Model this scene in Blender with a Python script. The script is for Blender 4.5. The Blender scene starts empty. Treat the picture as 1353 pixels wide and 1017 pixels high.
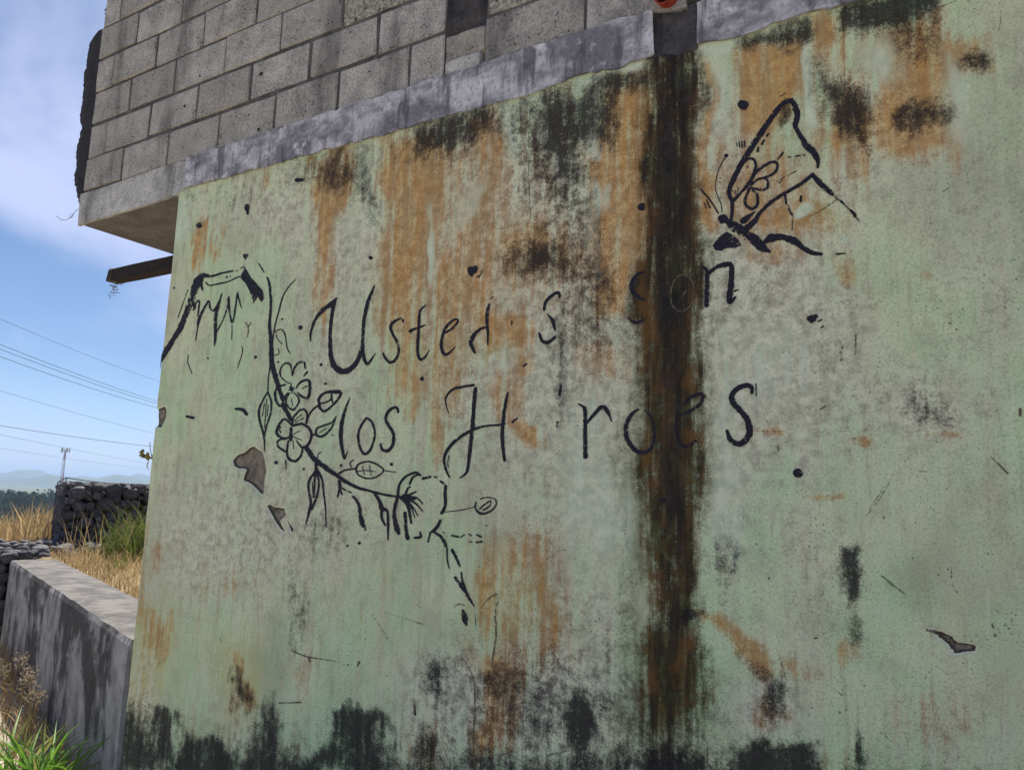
import bpy, bmesh, math, random
import numpy as np
from mathutils import Vector, Matrix

random.seed(7)
RNG = np.random.default_rng(11)
scene = bpy.context.scene
COL = scene.collection

# ------------------------------------------------------------------ camera
# Solved from the photograph's block courses and plumb edges (photo size 1353 x 1017).
FPX, CX, CY = 1000.0, 676.5, 508.5
CAM_D, CAM_H = 2.23, 1.5                       # metres from the wall, metres above the yard
def _calibrate():
    u = np.array([-990 - CX, 604 - CY, FPX]); u /= np.linalg.norm(u)
    v = np.array([860 - CX, -6100 - CY, FPX]); v /= np.linalg.norm(v)
    X = -u; Z = v - (v @ u) * u; Z /= np.linalg.norm(Z); Y = np.cross(Z, X)
    return np.array([X, Y, Z])
ROT = _calibrate()
CAMPOS = np.array([0.0, -CAM_D, CAM_H])
cam_data = bpy.data.cameras.new('camera'); cam = bpy.data.objects.new('camera', cam_data); COL.objects.link(cam)
cam_data.sensor_width = 36.0; cam_data.sensor_fit = 'HORIZONTAL'
cam_data.lens = 36.0 * FPX / 1353.0
cam_data.clip_start = 0.05; cam_data.clip_end = 40000
_m = Matrix(((ROT[0][0], -ROT[0][1], -ROT[0][2], 0), (ROT[1][0], -ROT[1][1], -ROT[1][2], -CAM_D),
             (ROT[2][0], -ROT[2][1], -ROT[2][2], CAM_H), (0, 0, 0, 1)))
cam.matrix_world = _m
scene.camera = cam

# ------------------------------------------------------------------ sky, sun, exposure
SUN_EL, SUN_AZ = math.radians(58), math.radians(-45)     # azimuth measured from +y towards +x
world = bpy.data.worlds.new('World'); scene.world = world; world.use_nodes = True
wn = world.node_tree; wn.nodes.clear()
def wnode(t, **k):
    n = wn.nodes.new(t)
    for a, b in k.items(): setattr(n, a, b)
    return n
sky = wnode('ShaderNodeTexSky', sky_type='NISHITA', sun_disc=False, sun_elevation=SUN_EL, sun_rotation=SUN_AZ,
            altitude=600, air_density=0.8, dust_density=0.1, ozone_density=4.5)
tc = wnode('ShaderNodeTexCoord'); mp = wnode('ShaderNodeMapping'); mp.inputs['Scale'].default_value = (1.0, 1.0, 1.5)
mp.inputs['Location'].default_value = (-1.76, -3.49, 1.51)
mp.inputs['Rotation'].default_value = (0.1, 0.25, 0.9)
wn.links.new(tc.outputs['Generated'], mp.inputs['Vector'])
cn = wnode('ShaderNodeTexNoise'); cn.inputs['Scale'].default_value = 1.9; cn.inputs['Detail'].default_value = 7
cn.inputs['Roughness'].default_value = 0.52; cn.inputs['Distortion'].default_value = 0.6
wn.links.new(mp.outputs['Vector'], cn.inputs['Vector'])
cr = wnode('ShaderNodeMapRange', interpolation_type='SMOOTHSTEP')
cr.inputs['From Min'].default_value = 0.40; cr.inputs['From Max'].default_value = 0.66
cr.inputs['To Min'].default_value = 0.0; cr.inputs['To Max'].default_value = 0.85
wn.links.new(cn.outputs['Fac'], cr.inputs['Value'])
cm = wnode('ShaderNodeMix', data_type='RGBA'); cm.inputs['B'].default_value = (5.8, 6.5, 9.2, 1)
wn.links.new(cr.outputs['Result'], cm.inputs['Factor']); wn.links.new(sky.outputs['Color'], cm.inputs['A'])
bg = wnode('ShaderNodeBackground'); bg.inputs['Strength'].default_value = 0.05
wo = wnode('ShaderNodeOutputWorld')
wn.links.new(cm.outputs['Result'], bg.inputs['Color']); wn.links.new(bg.outputs['Background'], wo.inputs['Surface'])
sd = bpy.data.lights.new('sun', 'SUN'); sd.energy = 4.6; sd.angle = math.radians(0.55); sd.color = (1.0, 0.95, 0.86)
sun = bpy.data.objects.new('sun', sd); COL.objects.link(sun)
_sd = Vector((math.sin(SUN_AZ) * math.cos(SUN_EL), math.cos(SUN_AZ) * math.cos(SUN_EL), math.sin(SUN_EL)))
sun.rotation_euler = _sd.to_track_quat('Z', 'Y').to_euler()
sun.location = (-6, 10, 30)
vs = scene.view_settings
vs.view_transform = 'Standard'; vs.look = 'None'; vs.exposure = 1.22; vs.gamma = 1.0; vs.use_curve_mapping = False
scene.cycles.max_bounces = 6; scene.cycles.diffuse_bounces = 3; scene.cycles.transparent_max_bounces = 12
scene.cycles.volume_bounces = 1
scene.cycles.use_denoising = True

# ------------------------------------------------------------------ helpers
def ray(px, py): return ROT @ np.array([(px - CX) / FPX, (py - CY) / FPX, 1.0])
def on_y(px, py, y=0.0):
    r = ray(px, py); return CAMPOS + r * ((y + CAM_D) / r[1])
def on_z(px, py, z):
    r = ray(px, py); return CAMPOS + r * ((z - CAM_H) / r[2])
def wall_xz(px, py):
    p = on_y(px, py); return p[0], p[2]
def to_px(x, z, y=0.0):
    """wall points (arrays) -> photo pixels"""
    d = np.stack([x - CAMPOS[0], np.full_like(x, y - CAMPOS[1]), z - CAMPOS[2]])
    c = ROT.T @ d.reshape(3, -1)
    return (c[0] / c[2] * FPX + CX).reshape(x.shape), (c[1] / c[2] * FPX + CY).reshape(x.shape)

def srgb(r, g, b):
    f = lambda v: (v / 255 / 12.92) if v / 255 <= 0.04045 else ((v / 255 + 0.055) / 1.055) ** 2.4
    return (f(r), f(g), f(b), 1.0)

def link_mesh(name, verts, faces, mat=None, parent=None, smooth=False):
    me = bpy.data.meshes.new(name); me.from_pydata([tuple(v) for v in verts], [], [tuple(f) for f in faces]); me.update()
    if mat: me.materials.append(mat)
    if smooth: me.polygons.foreach_set('use_smooth', [True] * len(me.polygons))
    o = bpy.data.objects.new(name, me); COL.objects.link(o)
    if parent: o.parent = parent
    return o
def link_data(name, me, parent=None):
    o = bpy.data.objects.new(name, me); COL.objects.link(o)
    if parent: o.parent = parent
    return o
def empty(name, loc=(0, 0, 0)):
    o = bpy.data.objects.new(name, None); COL.objects.link(o); o.location = loc; o.empty_display_size = 0.2
    return o
def tag(o, label=None, cat=None, group=None, kind=None):
    if label: o['label'] = label
    if cat: o['category'] = cat
    if group: o['group'] = group
    if kind: o['kind'] = kind
    return o

_lat = {}
def vnoise(x, y, seed=0):
    """smooth value noise in 0..1 (numpy arrays)"""
    if seed not in _lat: _lat[seed] = np.random.default_rng(seed + 100).random((256, 256))
    L = _lat[seed]
    xi = np.floor(x).astype(int); yi = np.floor(y).astype(int)
    fx = x - xi; fy = y - yi
    fx = fx * fx * (3 - 2 * fx); fy = fy * fy * (3 - 2 * fy)
    a = L[xi & 255, yi & 255]; b = L[(xi + 1) & 255, yi & 255]; c = L[xi & 255, (yi + 1) & 255]; d = L[(xi + 1) & 255, (yi + 1) & 255]
    return (a * (1 - fx) + b * fx) * (1 - fy) + (c * (1 - fx) + d * fx) * fy
def fbm(x, y, oct=4, seed=0):
    s = 0; a = 0.5; t = 0
    for i in range(oct):
        s = s + a * vnoise(x * 2 ** i + 13.7 * i, y * 2 ** i + 5.1 * i, seed + i); t += a; a *= 0.5
    return s / t
def smooth01(t):
    t = np.clip(t, 0, 1); return t * t * (3 - 2 * t)

def pale(r, g, b, k=1.35):
    c = srgb(r, g, b); return (min(.8, c[0] * k), min(.8, c[1] * k), min(.8, c[2] * k), 1.0)

class MB:
    """collects shapes, builds ONE mesh object"""
    def __init__(s): s.v = []; s.f = []
    def add(s, vs_, fs_):
        o = len(s.v); s.v += [tuple(v) for v in vs_]; s.f += [tuple(i + o for i in f) for f in fs_]
    def box(s, a, b):
        (x0, y0, z0), (x1, y1, z1) = a, b
        s.add([(x0, y0, z0), (x1, y0, z0), (x1, y1, z0), (x0, y1, z0), (x0, y0, z1), (x1, y0, z1), (x1, y1, z1), (x0, y1, z1)],
              [(0, 3, 2, 1), (4, 5, 6, 7), (0, 1, 5, 4), (1, 2, 6, 5), (2, 3, 7, 6), (3, 0, 4, 7)])
    def tube(s, pts, r, n=6, r1=None):
        pts = [Vector(p) for p in pts]; rings = []
        for i, p in enumerate(pts):
            t = (pts[min(i + 1, len(pts) - 1)] - pts[max(i - 1, 0)]).normalized()
            a = t.orthogonal().normalized(); b = t.cross(a)
            if i and abs(t.dot(Vector((0, 0, 1)))) < 0.95:
                pass
            rr = r if r1 is None else r + (r1 - r) * i / max(1, len(pts) - 1)
            ref = Vector((0, 0, 1)) if abs(t.z) < 0.9 else Vector((0, 1, 0))
            a = t.cross(ref).normalized(); b = t.cross(a)
            rings.append([p + (a * math.cos(2 * math.pi * k / n) + b * math.sin(2 * math.pi * k / n)) * rr for k in range(n)])
        vs_ = [v for R_ in rings for v in R_]; fs_ = []
        for i in range(len(rings) - 1):
            for k in range(n):
                fs_.append((i * n + k, i * n + (k + 1) % n, (i + 1) * n + (k + 1) % n, (i + 1) * n + k))
        fs_.append(tuple(range(n - 1, -1, -1))); fs_.append(tuple((len(rings) - 1) * n + k for k in range(n)))
        s.add(vs_, fs_)
    def build(s, name, mat=None, parent=None, smooth=False): return link_mesh(name, s.v, s.f, mat, parent, smooth)

# ------------------------------------------------------------------ materials
class NB:
    """small node-graph builder"""
    def __init__(s, name):
        s.m = bpy.data.materials.new(name); s.m.use_nodes = True; s.t = s.m.node_tree; s.t.nodes.clear()
        s.out = s.n('ShaderNodeOutputMaterial'); s.b = s.n('ShaderNodeBsdfPrincipled')
        s.b.inputs['Roughness'].default_value = 0.9; s.b.inputs['Specular IOR Level'].default_value = 0.25
        s.l(s.b.outputs[0], s.out.inputs['Surface']); s._tc = None
    def n(s, t, **k):
        nd = s.t.nodes.new(t)
        for a, b in k.items(): setattr(nd, a, b)
        return nd
    def l(s, a, b): s.t.links.new(a, b)
    def put(s, sock, v):
        if hasattr(v, 'is_linked') or hasattr(v, 'links'): s.l(v, sock)
        else: sock.default_value = v
    def tc(s, which='Object'):
        if s._tc is None: s._tc = s.n('ShaderNodeTexCoord')
        return s._tc.outputs[which]
    def mapping(s, scale=(1, 1, 1), loc=(0, 0, 0), which='Object', vec=None):
        m = s.n('ShaderNodeMapping'); m.inputs['Scale'].default_value = scale; m.inputs['Location'].default_value = loc
        s.l(vec or s.tc(which), m.inputs['Vector']); return m.outputs[0]
    def pos(s):
        return s.n('ShaderNodeNewGeometry').outputs['Position']
    def noise(s, scale, detail=4, rough=0.55, vec=None, dist=0.0):
        n = s.n('ShaderNodeTexNoise'); n.inputs['Scale'].default_value = scale; n.inputs['Detail'].default_value = detail
        n.inputs['Roughness'].default_value = rough; n.inputs['Distortion'].default_value = dist
        s.l(vec or s.tc(), n.inputs['Vector']); return n.outputs['Fac']
    def voro(s, scale, vec=None, feature='F1', out='Distance'):
        n = s.n('ShaderNodeTexVoronoi', feature=feature); n.inputs['Scale'].default_value = scale
        s.l(vec or s.tc(), n.inputs['Vector']); return n.outputs[out]
    def mix(s, fac, a, b, blend='MIX'):
        n = s.n('ShaderNodeMix', data_type='RGBA', blend_type=blend)
        s.put(n.inputs['Factor'], fac); s.put(n.inputs['A'], a); s.put(n.inputs['B'], b); return n.outputs['Result']
    def mr(s, v, a, b, c=0.0, d=1.0, smooth=True):
        n = s.n('ShaderNodeMapRange', interpolation_type='SMOOTHSTEP' if smooth else 'LINEAR')
        s.put(n.inputs['Value'], v)
        for k, x in zip(('From Min', 'From Max', 'To Min', 'To Max'), (a, b, c, d)): n.inputs[k].default_value = x
        return n.outputs['Result']
    def math(s, op, a, b=0.0, c=0.0):
        n = s.n('ShaderNodeMath', operation=op); s.put(n.inputs[0], a); s.put(n.inputs[1], b); s.put(n.inputs[2], c); return n.outputs[0]
    def bump(s, h, strength=0.5, dist=0.01):
        n = s.n('ShaderNodeBump'); n.inputs['Strength'].default_value = strength; n.inputs['Distance'].default_value = dist
        s.l(h, n.inputs['Height']); s.l(n.outputs[0], s.b.inputs['Normal']); return n
    def color(s, c): s.put(s.b.inputs['Base Color'], c)

def mat_concrete(name, c0, c1, dark, scale=6.0, grain=160.0, bump=0.5, stain=0.5, streak=True, rnd=False, rough=0.92):
    b = NB(name); P = b.pos()
    sm = b.mapping((scale, scale, scale * (0.22 if streak else 1)), vec=P)
    n1 = b.noise(1.0, 6, 0.6, sm); n2 = b.noise(grain, 3, 0.7, P); n3 = b.noise(scale * 2.2, 5, 0.6, P)
    col = b.mix(b.mr(n3, 0.3, 0.7), c0, c1)
    if rnd:
        oi = b.n('ShaderNodeObjectInfo').outputs['Random']
        col = b.mix(b.mr(oi, 0, 1, 0.0, 0.75, False), col, (c0[0] * 0.62, c0[1] * 0.61, c0[2] * 0.60, 1))
    col = b.mix(b.mr(n1, 0.5, 0.72, 0, stain), col, dark)
    col = b.mix(b.mr(n2, 0.38, 0.66, 0.0, 0.75), col, b.mix(0.62, col, (0.03, 0.03, 0.032, 1)))
    pits = b.voro(grain * 0.45, P)
    pit = b.mr(pits, 0.10, 0.26, 1, 0)
    pitm = b.math('MULTIPLY', pit, b.mr(n3, 0.45, 0.6))
    col = b.mix(pitm, col, (0.03, 0.03, 0.032, 1))
    b.color(col); b.b.inputs['Roughness'].default_value = rough
    h = b.math('ADD', b.math('MULTIPLY', n2, 0.6), b.math('MULTIPLY', pitm, -0.8))
    h = b.math('ADD', h, n3)
    b.bump(h, bump, 0.006)
    return b.m

def mat_simple(name, c0, c1, scale=8.0, rough=0.85, bump=0.3, dist=0.01, spec=0.25, tr=0.0, rnd=0.0, detail=5):
    b = NB(name); P = b.pos()
    n = b.noise(scale, detail, 0.6, P); col = b.mix(b.mr(n, 0.3, 0.7), c0, c1)
    if rnd:
        oi = b.n('ShaderNodeObjectInfo').outputs['Random']
        col = b.mix(b.mr(oi, 0, 1, 0, rnd, False), col, (c0[0] * 0.35, c0[1] * 0.35, c0[2] * 0.37, 1))
    b.color(col); b.b.inputs['Roughness'].default_value = rough; b.b.inputs['Specular IOR Level'].default_value = spec
    if bump: b.bump(n, bump, dist)
    if tr:
        t = b.n('ShaderNodeBsdfTranslucent'); b.put(t.inputs['Color'], col); mx = b.n('ShaderNodeMixShader')
        mx.inputs[0].default_value = tr; b.l(b.b.outputs[0], mx.inputs[1]); b.l(t.outputs[0], mx.inputs[2]); b.l(mx.outputs[0], b.out.inputs['Surface'])
    return b.m

M_BLOCK = mat_concrete('concrete_block', pale(172, 167, 160, 1.45), pale(138, 133, 128), srgb(66, 63, 63), 3.6, 110, 1.0, 0.8, rnd=True)
M_BLOCK_ROUGH = mat_concrete('coarse_block', pale(170, 166, 152), pale(112, 108, 98), srgb(50, 48, 46), 26, 60, 1.0, 0.9, streak=False)
M_MORTAR = mat_concrete('mortar', srgb(112, 107, 103), srgb(82, 79, 77), srgb(48, 46, 46), 7, 210, 0.9, 0.7)
M_COLUMN = mat_concrete('column_concrete', srgb(62, 58, 60), srgb(84, 79, 80), srgb(28, 26, 29), 9, 60, 1.0, 0.8)
M_PATCH = mat_concrete('plaster_patch', pale(150, 144, 134), pale(126, 120, 114), srgb(90, 84, 78), 6, 120, 0.5, 0.4)
M_SLAB = mat_concrete('slab_concrete', pale(184, 181, 176), pale(158, 155, 152), srgb(84, 80, 80), 5, 140, 0.5, 0.7)
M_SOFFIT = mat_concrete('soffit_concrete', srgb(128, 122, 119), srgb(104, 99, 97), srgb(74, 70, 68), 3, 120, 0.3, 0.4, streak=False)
M_CORNER = mat_concrete('dark_mortar', srgb(58, 57, 60), srgb(44, 43, 47), srgb(26, 25, 29), 9, 70, 1.0, 0.7)

# ------------------------------------------------------------------ terrain frame (retaining wall line)
RA = np.array([-3.402, 0.0]); RD = np.array([-0.942, 0.336]); RD /= np.linalg.norm(RD); RN = np.array([-RD[1], RD[0]])
if RN[1] < 0: RN = -RN
RTOP = 0.789
GA = np.array([-8.90, 2.63])                 # near corner of the upper gabion
def terrain(x, y):
    x = np.asarray(x, float); y = np.asarray(y, float)
    s = (x - RA[0]) * RN[0] + (y - RA[1]) * RN[1]
    m = np.minimum(s - 0.10, np.maximum(-3.45 - x, y - 4.2))
    up = smooth01(m / 0.2)
    d = np.hypot(x, y + CAM_D)
    base = 0.76 * up + 0.03 * (fbm(x * 0.8, y * 0.8, 3, 3) - 0.5)
    drop = -0.054 * np.clip(d - 10.6, 0, 400) + 0.25 * (fbm(x * 0.05, y * 0.05, 3, 9) - 0.5) * np.clip((d - 14) / 30, 0, 1)
    return base + drop

# ------------------------------------------------------------------ ground sheet
b = NB('ground_soil'); P = b.pos()
n1 = b.noise(0.9, 6, 0.6, P); n2 = b.noise(14, 5, 0.65, P); n3 = b.noise(0.012, 4, 0.5, P)
near = b.mix(b.mr(n1, 0.35, 0.65), srgb(172, 165, 150), srgb(148, 141, 127))  # made-up pale yard tone, bounces sunlight onto the house wall
near = b.mix(b.mr(n2, 0.45, 0.75, 0, 0.5), near, srgb(130, 122, 108))
far = b.mix(b.mr(n3, 0.35, 0.65), srgb(84, 90, 54), srgb(62, 76, 44))
sep = b.n('ShaderNodeSeparateXYZ'); b.l(P, sep.inputs[0])
soil = b.mix(b.mr(n1, 0.35, 0.65), srgb(132, 112, 80), srgb(108, 92, 64))
yard = b.math('MULTIPLY', b.mr(sep.outputs['Z'], -0.6, -0.2), b.mr(sep.outputs['Z'], 0.25, 0.45, 1, 0))
b.color(b.mix(b.mr(sep.outputs['Z'], -12, -2), far, b.mix(yard, soil, near))); b.bump(n2, 0.6, 0.03)
M_GROUND = b.m
def axis(n, near_, far_):
    k = math.asinh(far_ / near_); a = np.linspace(-1, 1, n); return near_ * np.sinh(a * k)
ts, ss = axis(261, 0.9, 8000), axis(261, 0.7, 8000)
T, S = np.meshgrid(ts, ss, indexing='ij')
gx = RA[0] + RD[0] * T + RN[0] * S - 1.0 * RD[0] * 0; gy = RA[1] + RD[1] * T + RN[1] * S
gz = terrain(gx, gy)
nT, nS = T.shape
gv = np.stack([gx, gy, gz], -1).reshape(-1, 3)
i0 = (np.arange(nT - 1)[:, None] * nS + np.arange(nS - 1)[None, :]).ravel()
gf = np.stack([i0, i0 + 1, i0 + nS + 1, i0 + nS], -1)
def np_mesh(name, v, f, mat, parent=None, smooth=True):
    me = bpy.data.meshes.new(name); me.vertices.add(len(v)); me.vertices.foreach_set('co', np.asarray(v, np.float32).ravel())
    k = f.shape[1]; me.loops.add(f.size); me.loops.foreach_set('vertex_index', f.astype(np.int32).ravel())
    me.polygons.add(len(f)); me.polygons.foreach_set('loop_start', np.arange(0, f.size, k, dtype=np.int32))
    me.polygons.foreach_set('loop_total', np.full(len(f), k, np.int32))
    me.polygons.foreach_set('use_smooth', np.full(len(f), smooth)); me.update(calc_edges=True); me.validate()
    if mat: me.materials.append(mat)
    o = bpy.data.objects.new(name, me); COL.objects.link(o)
    if parent: o.parent = parent
    return o
# orientation upward: T to the left, S away -> check
_a, _b_, _c = gv[gf[0][0]], gv[gf[0][1]], gv[gf[0][3]]
if np.cross(_b_ - _a, _c - _a)[2] < 0: gf = gf[:, ::-1]
tag(np_mesh('ground', gv, gf, M_GROUND), kind='structure')

# ------------------------------------------------------------------ mountains far off
b = NB('mountain_green'); P = b.pos(); n = b.noise(0.004, 5, 0.6, P)
b.color(b.mix(b.mr(n, 0.35, 0.65), srgb(70, 84, 58), srgb(52, 68, 48))); M_MOUNT = b.m
def mountain(name, dist, az0, az1, prof, seed, thick):
    az = np.linspace(math.radians(az0), math.radians(az1), 160)     # azimuth left of +y
    rows = []
    hs = np.array([prof(a) for a in az])
    for k, t in enumerate(np.linspace(0, 1, 14)):
        r = dist - thick + thick * 2 * t
        bell = np.sin(math.pi * t) ** 1.3
        z = -24 + (hs + 22) * bell * (0.86 + 0.28 * fbm(az * 60 + seed, np.full_like(az, t * 5), 4, seed))
        rows.append(np.stack([-np.sin(az) * r, np.cos(az) * r, z], -1))
    v = np.concatenate(rows); nA = len(az)
    i = (np.arange(13)[:, None] * nA + np.arange(nA - 1)[None, :]).ravel()
    f = np.stack([i, i + nA, i + nA + 1, i + 1], -1)
    tag(np_mesh(name, v, f, M_MOUNT), kind='structure')
_r = np.random.default_rng(5); _ph = _r.random(8) * 6.28
def prof_a(a):
    d = math.degrees(a)
    return 34 + 14 * math.sin(d * 0.55 + 0.4) + 9 * math.sin(d * 1.4 + 2.0) + 5 * math.sin(d * 3.3 + _ph[2])
def prof_b(a):
    d = math.degrees(a)
    return 66 + 20 * math.sin(d * 0.9 + 1.0) + 12 * math.sin(d * 2.1 + 0.3) + 6 * math.sin(d * 4.7 + _ph[5])
mountain('mountain', 4600, 20, 110, prof_a, 21, 500)
mountain('mountain', 6400, 15, 115, prof_b, 33, 700)

# ------------------------------------------------------------------ the house
house = tag(empty('house', (0, 0, 0)), 'unfinished two storey concrete house with mint green lower wall and bare block upper wall', 'house')
WX0, WX1 = -3.374, 2.4
WTOP = 2.985
def wav(x, z):
    return 0.0016 * np.sin(x * 2.3 + 0.6 * z) + 0.0012 * np.sin(z * 3.1 - x * 1.1 + 1.0) + 0.0007 * np.sin(x * 7.1 + z * 5.3)

# ---- stain masks: shapes given in photo pixels, laid on the wall plane
xs = np.concatenate([np.arange(WX0, 0.32, 0.008), np.linspace(0.33, WX1, 46)])
zs = np.arange(-0.08, WTOP + 0.001, 0.008)
XX, ZZ = np.meshgrid(xs, zs, indexing='ij')
PXX, PYY = to_px(XX, ZZ)
_wx = (fbm(XX * 9, ZZ * 5, 4, 40) - 0.5) * 46 + (fbm(XX * 40, ZZ * 9, 3, 50) - 0.5) * 12
_wy = (fbm(XX * 8, ZZ * 8, 4, 60) - 0.5) * 46 + (fbm(XX * 45, ZZ * 45, 2, 70) - 0.5) * 8
QX, QY = PXX + _wx, PYY + _wy
LAY = {k: np.zeros_like(XX) for k in ('rust', 'black', 'streak', 'pale', 'grey', 'olive', 'chip', 'yellow')}
HALO = {'rust': 0.22, 'black': 0.18}
def _acc(layer, m): LAY[layer] = 1 - (1 - LAY[layer]) * (1 - np.clip(m, 0, 1))
def E(layer, cx, cy, rx, ry, st=1.0, soft=0.5, warp=1.0):
    x = PXX + _wx * warp; y = PYY + _wy * warp
    d = np.sqrt(((x - cx) / rx) ** 2 + ((y - cy) / ry) ** 2)
    soft = soft * 1.7 + 0.15
    _acc(layer, st * smooth01((1 + soft / 2 - d) / soft))
    if layer in HALO and ry > 8: _acc(layer, HALO[layer] * st * smooth01((2.1 - d) / 1.5))
def Pg(layer, pts, st=1.0, soft=14.0, warp=1.0):
    x = PXX + _wx * warp; y = PYY + _wy * warp
    soft = soft if layer == 'chip' else soft * 2.2
    pts = np.array(pts, float); x0, y0 = pts.min(0) - 60; x1, y1 = pts.max(0) + 60
    sel = (x > x0) & (x < x1) & (y > y0) & (y < y1)
    if not sel.any(): return
    px, py = x[sel], y[sel]; dmin = np.full(px.shape, 1e9); inside = np.zeros(px.shape, bool)
    for i in range(len(pts)):
        (ax, ay), (bx, by) = pts[i], pts[(i + 1) % len(pts)]
        ex, ey = bx - ax, by - ay; L2 = ex * ex + ey * ey + 1e-9
        t = np.clip(((px - ax) * ex + (py - ay) * ey) / L2, 0, 1)
        dmin = np.minimum(dmin, np.hypot(px - ax - t * ex, py - ay - t * ey))
        c = ((ay > py) != (by > py)) & (px < (bx - ax) * (py - ay) / (by - ay + 1e-12) + ax)
        inside ^= c
    sd = np.where(inside, dmin, -dmin)
    m = np.zeros_like(XX); m[sel] = st * smooth01((sd + soft / 2) / soft); _acc(layer, m)
    if layer in HALO: m = np.zeros_like(XX); m[sel] = HALO[layer] * st * smooth01((sd + 34) / 50); _acc(layer, m)
def St(layer, pts, st=1.0, soft=0.5, warp=1.0, fade=25.0):
    """vertical streak: (x, y, half width) from top to bottom"""
    x = PXX + _wx * warp; y = PYY + _wy * warp * 0.5
    soft = soft * 1.7
    ys_ = [p[1] for p in pts]
    cx = np.interp(y, ys_, [p[0] for p in pts]); w = np.interp(y, ys_, [p[2] for p in pts])
    end = smooth01((y - ys_[0]) / 25 + 0.5) * smooth01((ys_[-1] - y) / fade + 0.5)
    _acc(layer, st * smooth01((1 + soft / 2 - np.abs(x - cx) / np.maximum(w, 1)) / soft) * end)

#STAINS
# grey weathering
Pg('grey', [(560, 150), (790, 100), (850, 200), (850, 800), (800, 880), (700, 820), (690, 640), (600, 560), (560, 400), (470, 330), (480, 210)], 0.62, 120)
Pg('grey', [(925, 150), (990, 190), (1080, 330), (1120, 430), (1090, 560), (1000, 640), (935, 760), (925, 500)], 0.8, 90)
Pg('grey', [(1080, 60), (1240, 40), (1260, 170), (1180, 260), (1090, 250)], 0.62, 60)
Pg('grey', [(300, 640), (480, 560), (520, 640), (420, 760), (330, 800), (220, 800), (220, 700)], 0.5, 100)
Pg('grey', [(560, 860), (800, 830), (860, 1020), (520, 1020)], 0.55, 80)
Pg('grey', [(940, 900), (1060, 860), (1080, 960), (950, 980)], 0.5, 60)
Pg('grey', [(400, 250), (470, 300), (480, 500), (420, 560), (380, 420)], 0.62, 60)
E('grey', 1230, 540, 60, 40, 0.5, 1.0); E('grey', 1290, 330, 70, 150, 0.4, 1.0)
E('grey', 190, 900, 22, 60, 0.7, 0.5)
Pg('grey', [(480, 190), (1000, 60), (1080, 200), (1100, 480), (1000, 700), (760, 700), (600, 600), (470, 420)], 0.42, 140)
Pg('grey', [(1040, 420), (1200, 460), (1330, 520), (1300, 620), (1080, 600)], 0.4, 70)
E('grey', 1100, 760, 60, 90, 0.42, 1.0); E('grey', 760, 440, 70, 120, 0.5, 1.0); E('grey', 1000, 400, 70, 120, 0.45, 1.0); E('grey', 660, 560, 60, 60, 0.3, 1.0)
E('grey', 250, 720, 60, 60, 0.34, 1.0); E('grey', 640, 930, 120, 70, 0.5, 1.0); E('grey', 280, 960, 130, 50, 0.42, 1.0)
Pg('grey', [(236, 255), (420, 205), (425, 330), (330, 340), (240, 320)], 0.55, 50); Pg('black', [(240, 250), (420, 205), (420, 240), (300, 275), (245, 275)], 0.24, 30); Pg('grey', [(215, 400), (360, 380), (420, 560), (300, 640), (190, 700)], 0.3, 90)
# rust
St('rust', [(272, 285, 14), (270, 330, 13), (268, 368, 9)], 0.85, 0.6)
St('rust', [(345, 225, 8), (345, 250, 5)], 0.7, 0.6)
Pg('rust', [(415, 207), (470, 192), (466, 250), (446, 290), (436, 350), (430, 425), (416, 425), (420, 320)], 0.95, 12)
Pg('rust', [(508, 185), (578, 172), (598, 205), (602, 250), (580, 300), (552, 330), (535, 300), (520, 320), (505, 280)], 0.98, 16)
Pg('rust', [(500, 300), (600, 260), (590, 300), (558, 330), (552, 420), (548, 520), (522, 520), (508, 430), (500, 360)], 0.8, 20)
St('rust', [(540, 470, 13), (536, 560, 10)], 0.62, 0.6)
Pg('rust', [(620, 172), (664, 150), (666, 205), (650, 232), (626, 214)], 0.95, 14)
St('rust', [(640, 230, 14), (630, 290, 20), (625, 330, 14)], 0.55, 0.8)
E('rust', 600, 380, 34, 40, 0.66, 0.7); E('rust', 590, 470, 22, 60, 0.5, 0.8)
E('rust', 665, 440, 36, 20, 0.85, 0.6); E('rust', 690, 480, 16, 18, 0.8, 0.6); E('rust', 640, 395, 14, 30, 0.6, 0.7)
E('rust', 668, 530, 20, 36, 0.66, 0.7); E('rust', 690, 570, 21, 12, 1.0, 0.5); E('rust', 575, 570, 10, 40, 0.6, 0.7)
E('rust', 714, 340, 56, 36, 0.75, 0.5)
St('rust', [(815, 125, 18), (815, 200, 26), (812, 290, 32), (806, 350, 30), (800, 420, 22)], 0.98, 0.5)
E('rust', 795, 475, 24, 26, 0.62, 0.7)
St('rust', [(845, 120, 12), (838, 240, 10), (838, 330, 8)], 0.8, 0.6)
St('rust', [(933, 80, 9), (936, 170, 9), (942, 300, 10)], 0.85, 0.6)
Pg('rust', [(980, 62), (1068, 50), (1076, 135), (1052, 140), (1005, 190), (985, 165)], 1.0, 16)
E('rust', 1000, 250, 40, 60, 0.5, 0.8)
Pg('rust', [(1082, 20), (1112, 18), (1112, 60), (1090, 65)], 0.85, 12)
Pg('rust', [(1190, 35), (1238, 30), (1245, 60), (1246, 190), (1200, 195), (1150, 180), (1130, 150), (1180, 110)], 0.98, 18)
Pg('rust', [(1238, 50), (1295, 45), (1305, 95), (1280, 105), (1245, 95)], 0.9, 18)
E('rust', 1110, 185, 24, 12, 0.8, 0.6); E('rust', 1130, 170, 40, 30, 0.6, 0.8); E('rust', 1125, 222, 9, 18, 0.6, 0.7)
E('rust', 1045, 300, 45, 16, 0.6, 0.8); E('rust', 1115, 350, 18, 18, 0.62, 0.7); E('rust', 1020, 345, 30, 12, 0.55, 0.8)
E('rust', 1215, 355, 12, 8, 0.6, 0.7)
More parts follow.
